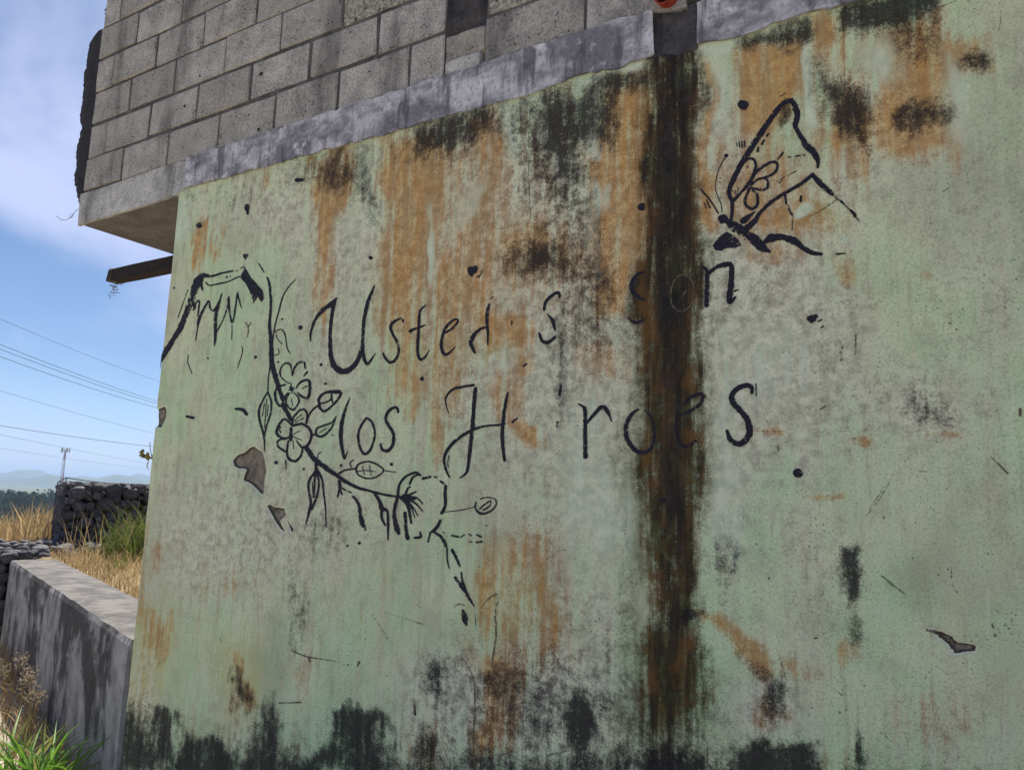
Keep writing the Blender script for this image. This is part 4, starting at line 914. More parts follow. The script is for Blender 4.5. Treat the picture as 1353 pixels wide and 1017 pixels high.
art('F', FLW, [[(330, 340, 6), (300, 330, 6), (260, 290, 10), (258, 245, 12), (290, 203, 14), (325, 215, 12), (337, 282, 10)], [(337, 282, 12), (348, 240, 12), (380, 200, 14), (410, 193, 10)], [(418, 198, 14), (424, 242, 8)], [(436, 262, 14), (412, 292, 5)],
    [(360, 375, 6), (392, 330, 14), (450, 322, 16), (445, 430, 18), (400, 425, 14), (370, 395, 8)], [(320, 400, 8), (300, 430, 12), (297, 475, 10), (340, 515, 14), (380, 470, 12), (377, 430, 10), (345, 400, 8)],
    [(295, 345, 10), (240, 365, 14), (222, 410, 16), (235, 470, 16), (265, 490, 14), (285, 430, 10), (310, 400, 8)], [(328, 345, 8), (334, 405, 8)], [(310, 385, 6), (352, 365, 6)], [(315, 360, 6), (350, 390, 6)], [(400, 375, 6), (440, 352, 8)], [(330, 440, 4), (340, 490, 4)]], None, 'five petalled flower painted in black outline', 0.04, spots=[(332, 375, 15)])
art('F', FLW, [[(335, 610, 14), (342, 570, 12), (390, 515, 14), (425, 520, 14), (437, 560, 14), (432, 602, 14)], [(345, 592, 7), (400, 545, 6)], [(355, 598, 7), (415, 570, 6)], [(335, 622, 14), (400, 610, 16), (450, 640, 16), (465, 690, 16), (440, 750, 16), (400, 765, 14), (358, 710, 6)],
    [(310, 720, 10), (300, 790, 14), (310, 840, 16), (355, 860, 16), (395, 820, 14), (405, 770, 12)], [(335, 622, 10), (285, 577, 14), (245, 620, 14), (230, 670, 18), (260, 700, 14), (300, 705, 12), (330, 690, 14)], [(300, 710, 8), (242, 720, 12), (240, 760, 12), (290, 795, 12)],
    [(328, 640, 18), (325, 715, 22)], [(345, 680, 6), (385, 655, 4)], [(345, 695, 6), (400, 720, 5)], [(340, 720, 5), (345, 780, 4)], [(245, 640, 6), (260, 670, 10)]], None, 'flower with overlapping petals painted in black outline', 0.03, spots=[(255, 632, 8), (330, 690, 14)])
art('G', FLW, [[(702, 318, 12), (685, 370, 14), (680, 430, 16), (695, 500, 22), (705, 525, 14)], [(700, 312, 12), (710, 250, 10), (750, 205, 10), (800, 188, 12), (826, 202, 10)], [(765, 252, 8), (785, 212, 10), (820, 196, 8)], [(840, 220, 12), (882, 210, 10)], [(905, 210, 8), (922, 214, 6)], [(935, 232, 7), (955, 246, 10)],
    [(967, 260, 12), (965, 320, 14), (966, 370, 12), (945, 412, 14)], [(938, 455, 12), (920, 490, 14), (893, 516, 14)], [(882, 520, 8), (868, 576, 7)], [(792, 550, 8), (828, 545, 14), (822, 515, 5)], [(720, 325, 18), (755, 370, 14), (775, 468, 9)], [(740, 412, 15), (745, 500, 14), (755, 553, 18)],
    [(745, 320, 14), (805, 292, 5)], [(745, 325, 14), (800, 325, 7), (840, 362, 5)], [(745, 330, 12), (800, 360, 8), (840, 405, 4)], [(750, 340, 10), (790, 390, 6), (812, 430, 4)], [(740, 320, 10), (755, 275, 8), (772, 265, 5)], [(760, 345, 8), (782, 400, 6), (795, 440, 4)]], None, 'trumpet shaped flower painted in black at the branch end', -0.1, 1.2, spots=[(742, 325, 22)])
art('G', 'painted_spiral', [[(950, 408, 4), (1060, 395, 5), (1138, 375, 4)], [(1140, 350, 8), (1135, 385, 10), (1165, 415, 14), (1215, 405, 10), (1250, 370, 8), (1245, 335, 6), (1200, 325, 6), (1160, 335, 7)], [(1160, 390, 9), (1185, 365, 8), (1220, 345, 8), (1218, 370, 7), (1180, 395, 10)]], M_INK_WORN, None, -0.35)
for _L in ([[(1003, 538, 10), (1040, 545, 10)], [(1048, 550, 6), (1075, 532, 8)], [(1095, 528, 8), (1115, 540, 8)], [(1140, 532, 8), (1168, 545, 10)], [(1140, 575, 10), (1170, 572, 12)], [(1098, 570, 6), (1118, 575, 6)], [(1188, 480, 5), (1205, 485, 5)], [(950, 520, 6), (962, 523, 6)]]): art('G', 'painted_dash', [_L], M_INK_WORN, None, -0.3)
# dots scattered round the drawing
for cr_, x, y, r in (('P', 982, 139.5, 7), ('P', 1054, 624.5, 6.6), ('P', 848, 274, 5), ('P', 876, 661, 4), ('M', 1035, 548, 8), ('M', 1178, 615, 18), ('M', 825, 848, 13), ('M', 448, 857, 8), ('M', 1003, 887, 8), ('M', 182, 302, 9),
                     ('F', 227, 868, 13), ('F', 530, 212, 11), ('F', 558, 340, 9), ('F', 605, 685, 6), ('F', 663, 888, 9), ('F', 1002, 880, 11), ('F', 412, 912, 8), ('U', 511, 56, 14), ('U', 35, 524, 13), ('U', 173, 771, 10), ('U', 204, 900, 9), ('U', 854, 867, 15),
                     ('G', 485, 580, 9), ('G', 420, 595, 6), ('P', 263, 298, 4), ('P', 326, 275, 3.6), ('P', 1073, 421, 5.5)):
    art(cr_, 'painted_dot', [], spots=[(x, y, r)])
art('P', 'painted_drip', [[(326, 272, 5), (327, 282, 3)]]); art('P', 'painted_dash', [[(247, 550, 3), (256, 552, 3)]]); art('P', 'painted_dash', [[(310, 540, 2), (320, 541, 4), (326, 547, 4)]]); art('P', 'painted_dash', [[(392, 238, 5), (400, 238, 3)]])
art('P', 'painted_drip', [[(612, 806, 3), (614, 817, 8), (616, 824, 3)]]); art('P', 'painted_dash', [[(548, 930, 2), (549, 943, 3)]]); art('Q', 'painted_splash', [[(175, 308, 16), (198, 300, 14)], [(205, 318, 5), (220, 310, 5)], [(215, 338, 5), (226, 332, 4)]])
# hairline cracks and scratches in the plaster
CK = [('L', [(170, 455, 5), (230, 462, 4), (300, 490, 6), (330, 505, 3)], 0.0), ('L', [(350, 540, 7), (363, 572, 5)], -.4), ('L', [(605, 590, 6), (660, 612, 10), (720, 622, 7), (765, 630, 6)], -.4), ('L', [(780, 645, 5), (815, 640, 5)], -.3),
      ('L', [(668, 615, 12), (672, 630, 10)], -.6), ('L', [(848, 632, 14), (842, 650, 4)], -.8), ('L', [(874, 445, 5), (871, 570, 4)], -.4), ('L', [(880, 440, 4), (960, 560, 4)], -.2), ('L', [(900, 450, 4), (915, 585, 3)], -.1), ('L', [(940, 455, 4), (1079, 498, 5)], -.2), ('L', [(990, 380, 4), (1079, 445, 3)], -.1),
      ('L', [(1047, 780, 10), (1046, 815, 6)], -.8), ('L', [(565, 778, 10), (605, 776, 8), (640, 775, 10)], -.5),
      ('C', [(345, 1000, 7), (340, 900, 8), (346, 800, 9), (340, 700, 7), (318, 640, 6), (300, 620, 4)], -.5), ('C', [(370, 935, 4), (430, 960, 8), (480, 950, 5)], -.4), ('C', [(520, 925, 4), (600, 930, 4)], -.2), ('C', [(600, 965, 6), (680, 945, 6)], -.4),
      ('C', [(415, 385, 12), (422, 420, 26), (418, 470, 14), (420, 540, 10), (405, 640, 8)], -.35), ('C', [(365, 440, 5), (395, 405, 12), (420, 390, 14)], -.4), ('C', [(345, 460, 10), (350, 520, 6)], -.3), ('C', [(300, 460, 14), (315, 500, 12)], -.9), ('C', [(255, 485, 20), (280, 485, 12)], -.2), ('C', [(265, 440, 6), (290, 425, 8), (330, 440, 8)], -.3),
      ('C', [(545, 235, 4), (640, 235, 4), (740, 220, 4)], -.1),
      ('R', [(430, 655, 5), (480, 675, 5)], 0), ('R', [(560, 640, 6), (580, 720, 7)], 0),
      ('R', [(840, 200, 5), (890, 135, 5), (930, 60, 4)], -.3), ('R', [(850, 180, 4), (905, 95, 4)], -.3), ('R', [(890, 390, 6), (940, 430, 8), (970, 452, 6)], -.4), ('R', [(870, 378, 4), (1040, 520, 4)], 0.0), ('R', [(1115, 365, 5), (1118, 420, 10), (1135, 445, 8)], -.1), ('R', [(1035, 565, 10), (1060, 572, 16)], -.4),
      ('R', [(1245, 545, 8), (1250, 560, 8)], -.5), ('R', [(1245, 583, 8), (1262, 585, 8)], -.5), ('R', [(1265, 28, 6), (1298, 62, 6)], -.3), ('R', [(995, 55, 4), (1040, 55, 4)], -.2), ('R', [(870, 880, 6), (930, 930, 8)], -.2), ('R', [(600, 485, 5), (615, 440, 4)], -.4), ('R', [(330, 920, 8), (330, 1005, 8)], -.5),
      ('R', [(530, 395, 8), (526, 402, 8)], -.9), ('R', [(488, 286, 7), (487, 292, 7)], -.9), ('R', [(675, 592, 9), (684, 590, 8)], -.9), ('R', [(750, 765, 5), (765, 776, 5)], -.7), ('R', [(898, 200, 6), (896, 208, 8)], -.9),
      ('Q', [(265, 360, 20), (285, 400, 22), (280, 445, 24)], -.2), ('Q', [(332, 362, 9), (332, 430, 7)], -.3), ('Q', [(0, 686, 6), (120, 686, 7), (250, 688, 5), (390, 678, 6)], -.1), ('Q', [(885, 612, 14), (885, 632, 14)], -1), ('Q', [(530, 820, 5), (580, 822, 5)], -.3), ('Q', [(785, 770, 6), (845, 830, 6)], -.3),
      ('Q', [(70, 735, 8), (74, 752, 5)], -.8), ('Q', [(215, 610, 14), (230, 602, 10)], -.5),
      ('T', [(310, 490, 8), (400, 478, 7), (500, 420, 7)], -.4), ('T', [(445, 100, 5), (440, 250, 5), (445, 440, 6)], -.4), ('T', [(700, 100, 5), (850, 62, 6), (1010, 5, 5)], -.4), ('T', [(1225, 0, 6), (1235, 100, 7), (1210, 220, 5)], -.3), ('T', [(940, 970, 6), (975, 950, 7)], -.6),
      ('P', [(700, 175, 1.6), (699, 220, 1.6), (702, 290, 1.5)], -.4), ('M', [(745, 20, 3), (760, 0, 3)], 0),
      ('H', [(725, 580, 10), (770, 560, 8), (800, 530, 8), (822, 505, 5)], 0.05), ('H', [(630, 630, 6), (640, 650, 6), (690, 650, 6)], 0.1), ('H', [(1090, 660, 8), (1100, 625, 7), (1150, 610, 5)], -.1)]
for c_, L, w in CK: art(c_, 'hairline_crack', [L], M_CRACK, None, w)
#LANDSCAPE
# ------------------------------------------------------------------ retaining wall
b = NB('stained_retaining_concrete'); P = b.pos(); geo = b.n('ShaderNodeNewGeometry')
sN = b.n('ShaderNodeSeparateXYZ'); b.l(geo.outputs['Normal'], sN.inputs[0])
n1 = b.noise(1, 6, 0.66, b.mapping((1.5, 1.5, 1.3), (4, 1, 2), vec=P), 0.5); n2 = b.noise(70, 4, 0.7, P); n3 = b.noise(7, 5, 0.6, P); n4 = b.noise(1, 5, 0.70, b.mapping((6, 6, 4), vec=P))
top_ = b.mix(b.mr(n3, 0.35, 0.65), srgb(108, 104, 101), srgb(74, 72, 72))  # top coloured darker than the sides to offset the sunlight on it
side = b.mix(b.mr(n3, 0.3, 0.7), pale(142, 140, 139), pale(106, 105, 104))
t = b.math('ADD', n1, b.math('MULTIPLY', b.math('SUBTRACT', n4, 0.5), 0.4))
side = b.mix(b.mr(t, 0.46, 0.58, 0, 0.9), side, srgb(46, 44, 44)); side = b.mix(b.mr(n4, 0.52, 0.66, 0, 0.5), side, srgb(84, 80, 88))
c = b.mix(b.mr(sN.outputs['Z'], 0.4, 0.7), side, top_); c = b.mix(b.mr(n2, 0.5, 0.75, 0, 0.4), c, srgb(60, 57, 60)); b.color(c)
b.bump(b.math('ADD', n2, n3), 0.6, 0.01); M_RET = b.m
def rpt(t, s): return RA + RD * t + RN * s
def retaining():
    L0, L1, Wd = -0.0, 4.43, 0.375
    nL, prof = 60, [(0.0, -0.3), (0.0, 0.3), (0.0, 0.6), (0.003, 0.76), (0.014, RTOP), (0.12, RTOP + .004), (0.25, RTOP + .003), (Wd - .015, RTOP), (Wd, 0.76), (Wd, -0.3)]
    v = []; f = []; n = len(prof)
    for i in range(nL + 1):
        t_ = L0 + (L1 - L0) * i / nL
        for k, (s, z) in enumerate(prof):
            # the inner side stops against the house corner
            j = (fbm(np.array([t_ * 5.0]), np.array([min(k, 9) * .25]), 3, 150)[0] - .5) * 0.012
            p = rpt(t_, s + (j if 0 < k < n - 1 else 0)); x, y = p
            v.append((x, y, z + (j * .5 if 3 < k < 8 else 0)))
    for i in range(nL):
        for k in range(n - 1): f.append((i * n + k, i * n + k + 1, (i + 1) * n + k + 1, (i + 1) * n + k))
    f.append(tuple(range(n - 1, -1, -1))); f.append(tuple(nL * n + k for k in range(n)))
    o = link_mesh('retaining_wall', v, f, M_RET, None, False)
    bm = bmesh.new(); bm.from_mesh(o.data); bmesh.ops.recalc_face_normals(bm, faces=bm.faces); bm.to_mesh(o.data); bm.free()
    tag(o, 'low grey concrete retaining wall with black water stains running from the house corner', 'wall')
retaining()

# ------------------------------------------------------------------ gabions
M_STONE = mat_simple('basalt_stone', srgb(108, 106, 110), srgb(74, 72, 77), 22, 0.8, 0.9, 0.02, rnd=0.9)
M_DARK_CORE = mat_simple('dark_core', srgb(34, 33, 38), srgb(22, 21, 25), 20, 0.95, 0.6, 0.02)
M_GWIRE = mat_simple('gabion_wire', srgb(72, 70, 78), srgb(54, 52, 58), 50, 0.6, 0)
def stone_mesh(seed):
    r = np.random.default_rng(seed); bm = bmesh.new(); bmesh.ops.create_icosphere(bm, subdivisions=2, radius=1)
    ph = r.random(6) * 6.28
    for v in bm.verts:
        c = v.co; k = 1 + .10 * math.sin(2.6 * c.x + ph[0]) + .10 * math.sin(2.9 * c.y + ph[1]) + .09 * math.sin(3.1 * c.z + ph[2]) + r.uniform(-.05, .05)
        q_ = [math.copysign(abs(t_) ** .72, t_) for t_ in c]; v.co = Vector(q_) * k * .9
    me = bpy.data.meshes.new('stone'); bm.to_mesh(me); bm.free(); me.materials.append(M_STONE); me.polygons.foreach_set('use_smooth', [True] * len(me.polygons)); return me
STONES = [stone_mesh(200 + i) for i in range(8)]
def scatter_rect(W, Hh, r0, r1, n, rnd, ov=0.86):
    out = []
    for tries, frac in ((n * 60, 1.0), (n * 60, .75), (n * 80, .5)):
        for _ in range(tries):
            if len(out) >= n: break
            a = rnd.uniform(r0, r1) * frac; x, y = rnd.uniform(a * .7, W - a * .7), rnd.uniform(a * .6, Hh - a * .6)
            if all(((x - q[0]) / (a + q[2])) ** 2 + ((y - q[1]) / ((a + q[2]) * .8)) ** 2 > ov * ov for q in out): out.append((x, y, a))
    return out
def gabion(origin, ax, Lx, Dy, Hz, label, nf, nt, r0, r1, seed, side=True, lid_lift=0.0):
    """origin = near left bottom corner; ax = unit vector along the front face"""
    rnd = random.Random(seed); g = empty('gabion', (origin[0], origin[1], origin[2])); g.rotation_euler.z = math.atan2(ax[1], ax[0])
    tag(g, label, 'gabion', 'stone filled wire gabions')
    m = MB(); m.box((0.07, 0.07, 0), (Lx - .07, Dy - .07, Hz - .08)); fl = m.build('dark_core', M_DARK_CORE, g)  # dark inner box closes the gaps between the stones
    def put(x, y, z, a, flat):
        o = link_data('stone', STONES[rnd.randrange(8)], g); o.location = (x, y, z)
        s = (a * 1.08, a * rnd.uniform(.8, 1.0), a * rnd.uniform(.8, 1.0)) if flat == 'y' else (a * 1.05, a * rnd.uniform(.85, 1.05), a * rnd.uniform(.6, .8))
        o.scale = s; o.rotation_euler = (rnd.uniform(-.4, .4), rnd.uniform(-.5, .5), rnd.uniform(0, 6.28) if flat == 'z' else rnd.uniform(-.3, .3))
    for (x, z, a) in scatter_rect(Lx, Hz, r0, r1, nf, rnd): put(x, a * .75 + rnd.uniform(-.01, .03), z, a, 'y')
    for (x, y, a) in scatter_rect(Lx, Dy - r1, r0, r1, nt, rnd): put(x, y + r1, Hz - a * .45 + rnd.uniform(-.03, .02), a, 'z')
    if side:
        for (y, z, a) in scatter_rect(Dy - r1, Hz, r0, r1, int(nf * .45), rnd): put(a * .7, y + r1, z, a, 'y')
    m = MB(); r = 0.0055; H2 = Hz + 0.015
    for (a, c_) in (((0, 0, 0), (0.0, 0, H2 + lid_lift)), ((Lx, 0, 0), (Lx, 0, H2)), ((0, Dy, 0), (0, Dy, H2)), ((0, 0, H2 + lid_lift), (0, Dy, H2)), ((0, 0, H2 + lid_lift), (min(.45, Lx), 0, H2)), ((min(.45, Lx), 0, H2), (Lx, 0, H2)), ((0, Dy, H2), (Lx, Dy, H2)), ((0, -.005, .01), (Lx, -.005, .01))):
        m.tube([a, tuple((p + q) / 2 + rnd.uniform(-.008, .008) for p, q in zip(a, c_)), c_], r, 5)
    # hexagonal netting as zigzag wires
    st = 0.11
    for row in range(int(Hz / st) + 1):
        pts = []
        for k in range(int(Lx / (st / 2)) + 1): pts.append((k * st / 2, -.008 + rnd.uniform(-.004, .004), min(Hz, row * st + (st * .5 if k % 2 else 0.02))))
        m.tube(pts, 0.0016, 3)
    m.build('wire_basket', M_GWIRE, g)
    return g
GAX = np.array([0.40, 0.917])
gabion((GA[0], GA[1], 0.70), GAX, 2.0, 1.0, 0.80, 'upper gabion of dark rounded stones with bent wire corner beside green grass', 150, 70, .05, .105, 5, True, .05)
_lo = np.array([-7.86, 2.02]) - GAX * 2.25 + np.array([-.917, .40]) * .10
gabion((_lo[0], _lo[1], -0.25), GAX, 2.85, 1.35, 1.08, 'lower gabion of small dark stones beyond the retaining wall end', 150, 145, .05, .095, 9, True)

# ------------------------------------------------------------------ grass
def blades(name, roots, mat, label=None, parent=None, seg=3):
    """roots: (x, y, z, height, width, lean azimuth, lean amount)"""
    v = []; f = []
    for (x, y, z, h_, w, az, ln) in roots:
        dx, dy = math.cos(az), math.sin(az); px_, py_ = -dy, dx; base = len(v)
        ta = random.uniform(0, 6.28); px_, py_ = math.cos(ta), math.sin(ta)
        for k in range(seg):
            t = k / seg; ww = w * .5 * (1 - t * t * .8); q = (x + dx * ln * h_ * t * t, y + dy * ln * h_ * t * t, z + h_ * (t - .28 * ln * t * t * t))
            v += [(q[0] - px_ * ww, q[1] - py_ * ww, q[2]), (q[0] + px_ * ww, q[1] + py_ * ww, q[2])]
        v.append((x + dx * ln * h_, y + dy * ln * h_, z + h_ * (1 - .28 * ln)))
        for k in range(seg - 1): p = base + 2 * k; f.append((p, p + 1, p + 3, p + 2))
        p = base + 2 * (seg - 1); f.append((p, p + 1, p + 2))
    return link_mesh(name, v, f, mat, parent, True)
M_DRY = mat_simple('dry_straw', srgb(178, 156, 116), srgb(144, 120, 84), 3.5, 0.8, 0, tr=0.35)
M_GREENG = mat_simple('green_grass', srgb(104, 112, 54), srgb(62, 78, 34), 5, 0.7, 0, tr=0.4)
M_YELG = mat_simple('yellow_green_grass', srgb(146, 146, 76), srgb(106, 118, 54), 4, 0.75, 0, tr=0.4)
M_BRIGHT = mat_simple('bright_green_blade', srgb(108, 148, 50), srgb(72, 112, 36), 9, 0.55, 0, spec=0.4, tr=0.4)
def wedge(n, d0, d1, a0, a1, power=1.0):
    """scatter on the ground around the camera by azimuth (degrees left of +y) and distance"""
    out = []
    for _ in range(n):
        d = d0 + (d1 - d0) * random.random() ** power; a = math.radians(random.uniform(a0, a1))
        out.append((-math.sin(a) * d, -CAM_D + math.cos(a) * d))
    return out
def tz(x, y): return float(terrain(np.array([x]), np.array([y]))[0])
def behind(x, y): return (x - RA[0]) * RN[0] + (y - RA[1]) * RN[1]
def free(x, y):
    if x > -3.55 and y > -0.1 and y < 5.2: return False
    q = (np.array([x, y]) - GA); u, w = q @ GAX, q @ np.array([-GAX[1], GAX[0]])
    if -.05 < u < 2.05 and -.02 < w < 1.05: return False
    q = (np.array([x, y]) - _lo); u, w = q @ GAX, q @ np.array([-GAX[1], GAX[0]])
    if -.1 < u < 2.95 and -.05 < w < 1.4: return False
    s = behind(x, y)
    t_ = (x - RA[0]) * RD[0] + (y - RA[1]) * RD[1]
    if -.05 < s < .40 and -.2 < t_ < 4.5: return False
    return True
R_ = []
for (x, y) in wedge(26000, 10.8, 75, 38, 88, 1.9):
    if not free(x, y) or behind(x, y) < .4: continue
    d = math.hypot(x, y + CAM_D); pn = vnoise(np.array([x * .35]), np.array([y * .35]), 160)[0]
    R_.append((x, y, tz(x, y) - .02, random.uniform(.28, .62) * (0.75 + .5 * pn), random.uniform(.010, .02) * (1 + d / 35), random.uniform(0, 6.28), random.uniform(.1, .55)))
tag(blades('dry_field_grass', R_, M_DRY, seg=2), 'straw coloured dry grass covering the field beyond the gabions', 'grass', kind='stuff')
R_ = []
for _ in range(42):
    a = math.radians(random.uniform(40, 86)); d = random.uniform(20, 44); cx_, cy_ = -math.sin(a) * d, -CAM_D + math.cos(a) * d
    for _k in range(70):
        x, y = cx_ + random.gauss(0, .5), cy_ + random.gauss(0, .5); R_.append((x, y, tz(x, y) - .02, random.uniform(.45, .95), random.uniform(.02, .045), random.uniform(0, 6.28), random.uniform(.15, .6)))
tag(blades('green_field_tussocks', R_, M_YELG), 'yellow green tussocks standing out of the dry field', 'grass', kind='stuff')
# strip between retaining wall and gabion: dry litter and green grass
R_ = []; Rg = []
for _ in range(9000):
    t_, s = random.uniform(.3, 7.5), .39 + random.random() ** 1.5 * 3.4
    x, y = rpt(t_, s)
    if not free(x, y): continue
    R_.append((x, y, tz(x, y) - .01, random.uniform(.05, .20) * (1.5 if random.random() < .12 else 1), random.uniform(.004, .008), random.uniform(0, 6.28), random.uniform(.3, .9)))
tag(blades('dry_litter_grass', R_, M_DRY), 'short dry straw on the bank behind the retaining wall', 'grass', kind='stuff')
def green_c(px_, py_, n, spread, h0, h1):
    p = on_z(px_, py_, 0.76)
    for _k in range(n):
        x, y = p[0] + random.gauss(0, spread), p[1] + random.gauss(0, spread)
        if not free(x, y): continue
        Rg.append((x, y, tz(x, y) - .01, random.uniform(h0, h1), random.uniform(.006, .013), random.uniform(0, 6.28), random.uniform(.2, .8)))
for c_ in ((160, 738, 90, .14, .15, .35), (174, 742, 160, .16, .25, .5), (186, 738, 200, .16, .3, .55), (197, 735, 260, .22, .35, .75), (168, 755, 60, .15, .08, .2), (140, 735, 30, .2, .1, .25)): green_c(*c_)
tag(blades('green_bank_grass', Rg, M_GREENG), 'green grass growing up against the dark gabion stones', 'grass', kind='stuff')
Rs = []
for _k in range(70):
    p = on_z(random.uniform(88, 180), random.uniform(728, 745), .76)
    if free(p[0], p[1]): Rs.append((p[0], p[1], tz(p[0], p[1]), random.uniform(.25, .6), .006, random.uniform(0, 6.28), random.uniform(.1, .6)))
tag(blades('straw_stalks', Rs, M_DRY), 'pale straw stalks standing in front of the gabion', 'grass', kind='stuff')
# yard side: big green tuft, dry plants
def tuft(px_, py_, z, n, spread, h0, h1, w0, w1, name, mat, label, cat, ln=(.3, 1.1)):
    p = on_z(px_, py_, z); root = []
    for _k in range(n):
        x, y = p[0] + random.gauss(0, spread), p[1] + random.gauss(0, spread)
        root.append((x, y, tz(x, y) - .02, random.uniform(h0, h1), random.uniform(w0, w1), random.uniform(0, 6.28), random.uniform(*ln)))
    o = blades(name, root, mat, seg=5); tag(o, label, cat); return p
tuft(48, 1075, 0, 75, .07, .28, .55, .012, .022, 'grass_tuft', M_BRIGHT, 'bright green tuft of long grass blades before the stained retaining wall', 'grass')
tuft(2, 1050, 0, 60, .10, .2, .42, .010, .018, 'grass_tuft', M_YELG, 'yellowing tuft of grass beside the bright green tuft', 'grass')
R_ = []
for _ in range(8000):
    t_, s = random.uniform(.2, 8), -random.random() ** 1.3 * 2.6 - .03
    x, y = rpt(t_, s); R_.append((x, y, tz(x, y) - .01, random.uniform(.06, .30), random.uniform(.004, .009), random.uniform(0, 6.28), random.uniform(.2, .9)))
tag(blades('yard_edge_grass', R_, M_DRY), 'dry grass along the foot of the retaining wall', 'grass', kind='stuff')
# whitish seed-head weed
M_SEED = mat_simple('pale_seed_fluff', srgb(150, 138, 118), srgb(116, 102, 82), 30, 0.9, 0, tr=0.3)
def seed_weed(px_, py_, hgt, label, n=7):
    p = on_z(px_, py_, 0.0); root = empty('dry_weed', (p[0], p[1], tz(p[0], p[1]))); tag(root, label, 'weed')
    st = MB()
    for k in range(n):
        a = random.uniform(0, 6.28); ln = random.uniform(.05, .22); h_ = hgt * random.uniform(.6, 1)
        tip = Vector((math.cos(a) * ln, math.sin(a) * ln, h_)); st.tube([(0, 0, 0), tuple(tip * .5 + Vector((0, 0, .04))), tuple(tip)], .004, 5, .002)
        hv = []; hf = []
        for _ in range(90):
            d = Vector((random.gauss(0, 1), random.gauss(0, 1), random.gauss(0, 1))).normalized() * random.random() ** .5 * .055
            c_ = tip + Vector((d.x, d.y, d.z * 1.3 - .02)); s_ = random.uniform(.006, .013); u_ = Vector((random.gauss(0, 1), random.gauss(0, 1), random.gauss(0, 1))).normalized(); w_ = u_.orthogonal().normalized()
            base = len(hv); hv += [tuple(c_ + u_ * s_), tuple(c_ + w_ * s_ * .5), tuple(c_ - u_ * s_), tuple(c_ - w_ * s_ * .5)]; hf.append((base, base + 1, base + 2, base + 3))
        link_mesh('seed_head', hv, hf, M_SEED, root)
    st.build('stem', M_DRY, root)
seed_weed(40, 985, .42, 'dry weed with whitish fluffy seed heads against the retaining wall', 4)
seed_weed(8, 950, .38, 'dry brownish weed standing left of the fluffy one', 3)
# small weed on the house corner
M_WEEDY = mat_simple('yellowed_leaf', srgb(150, 136, 70), srgb(106, 98, 48), 40, 0.7, 0, tr=0.3)
wp = on_y(196, 605, 0.02); wroot = empty('wall_weed', (WX0, 0.03, wp[2])); tag(wroot, 'tiny yellowed weed sprouting from the corner of the green wall', 'weed')
m = MB(); m.tube([(0.02, 0, -.02), (-.03, -.01, .0), (-.055, -.01, -.008), (-.085, -.01, .012), (-.10, -.01, .02)], .0032, 5); m.tube([(-.045, -.01, -.006), (-.056, -.01, -.04), (-.04, -.01, -.05)], .002, 5); m.tube([(-.02, -.01, 0), (-.03, -.02, .05), (-.034, -.02, .075)], .0018, 5); m.build('stem', M_WEEDY, wroot)
for (cx_, cz_, s_) in ((-.10, .02, .022), (-.105, .032, .016), (-.06, .012, .022), (-.05, .004, .016), (-.012, .008, .018), (-.088, .008, .016)):
    n = 7; vv = [(cx_ + math.cos(k * 6.283 / n) * s_ * random.uniform(.7, 1.1), -.012 + random.uniform(-.01, .01), cz_ + math.sin(k * 6.283 / n) * s_ * random.uniform(.6, .9)) for k in range(n)] + [(cx_, -.02, cz_)]
    link_mesh('leaf', vv, [(k, (k + 1) % n, n) for k in range(n)], M_WEEDY, wroot, True)
# hair-thin loose wire at the slab corner
m = MB(); q = [on_y(a, c_, .02) for a, c_ in ((103, 276), (98, 281), (95, 287), (86, 291), (80, 290), (74, 285))]; m.tube([tuple(p) for p in q], .0016, 4); m.tube([tuple(on_y(a, c_, .02)) for a, c_ in ((98, 281), (92, 289), (93, 282))], .0012, 4); m.build('loose_wire', M_STEEL, house)

# ------------------------------------------------------------------ fence posts in the field
M_POST = mat_simple('grey_post', srgb(120, 108, 96), srgb(88, 78, 70), 14, 0.9, 0.4, 0.01)
for (px_, top_y, d, w, lab) in ((53, 697, 17.0, .055, 'weathered wooden fence post beside the upper gabion'), (21, 699, 19.0, .04, 'thin leaning fence post standing in the dry grass'), (37, 700, 23.0, .04, 'short fence post half hidden in the dry grass')):
    r = ray(px_, top_y); k = d / math.hypot(r[0], r[1]); tp = CAMPOS + r * k; z0 = tz(tp[0], tp[1])
    m = MB(); h_ = max(.35, tp[2] - z0); n = 8; lean = random.uniform(-.04, .06)
    m.tube([(0, 0, -.2), (lean * .4, 0, h_ * .5), (lean, 0, h_)], w, n, w * .85); o = m.build('fence_post', M_POST); o.location = (tp[0], tp[1], z0); tag(o, lab, 'post', 'fence posts in the field')

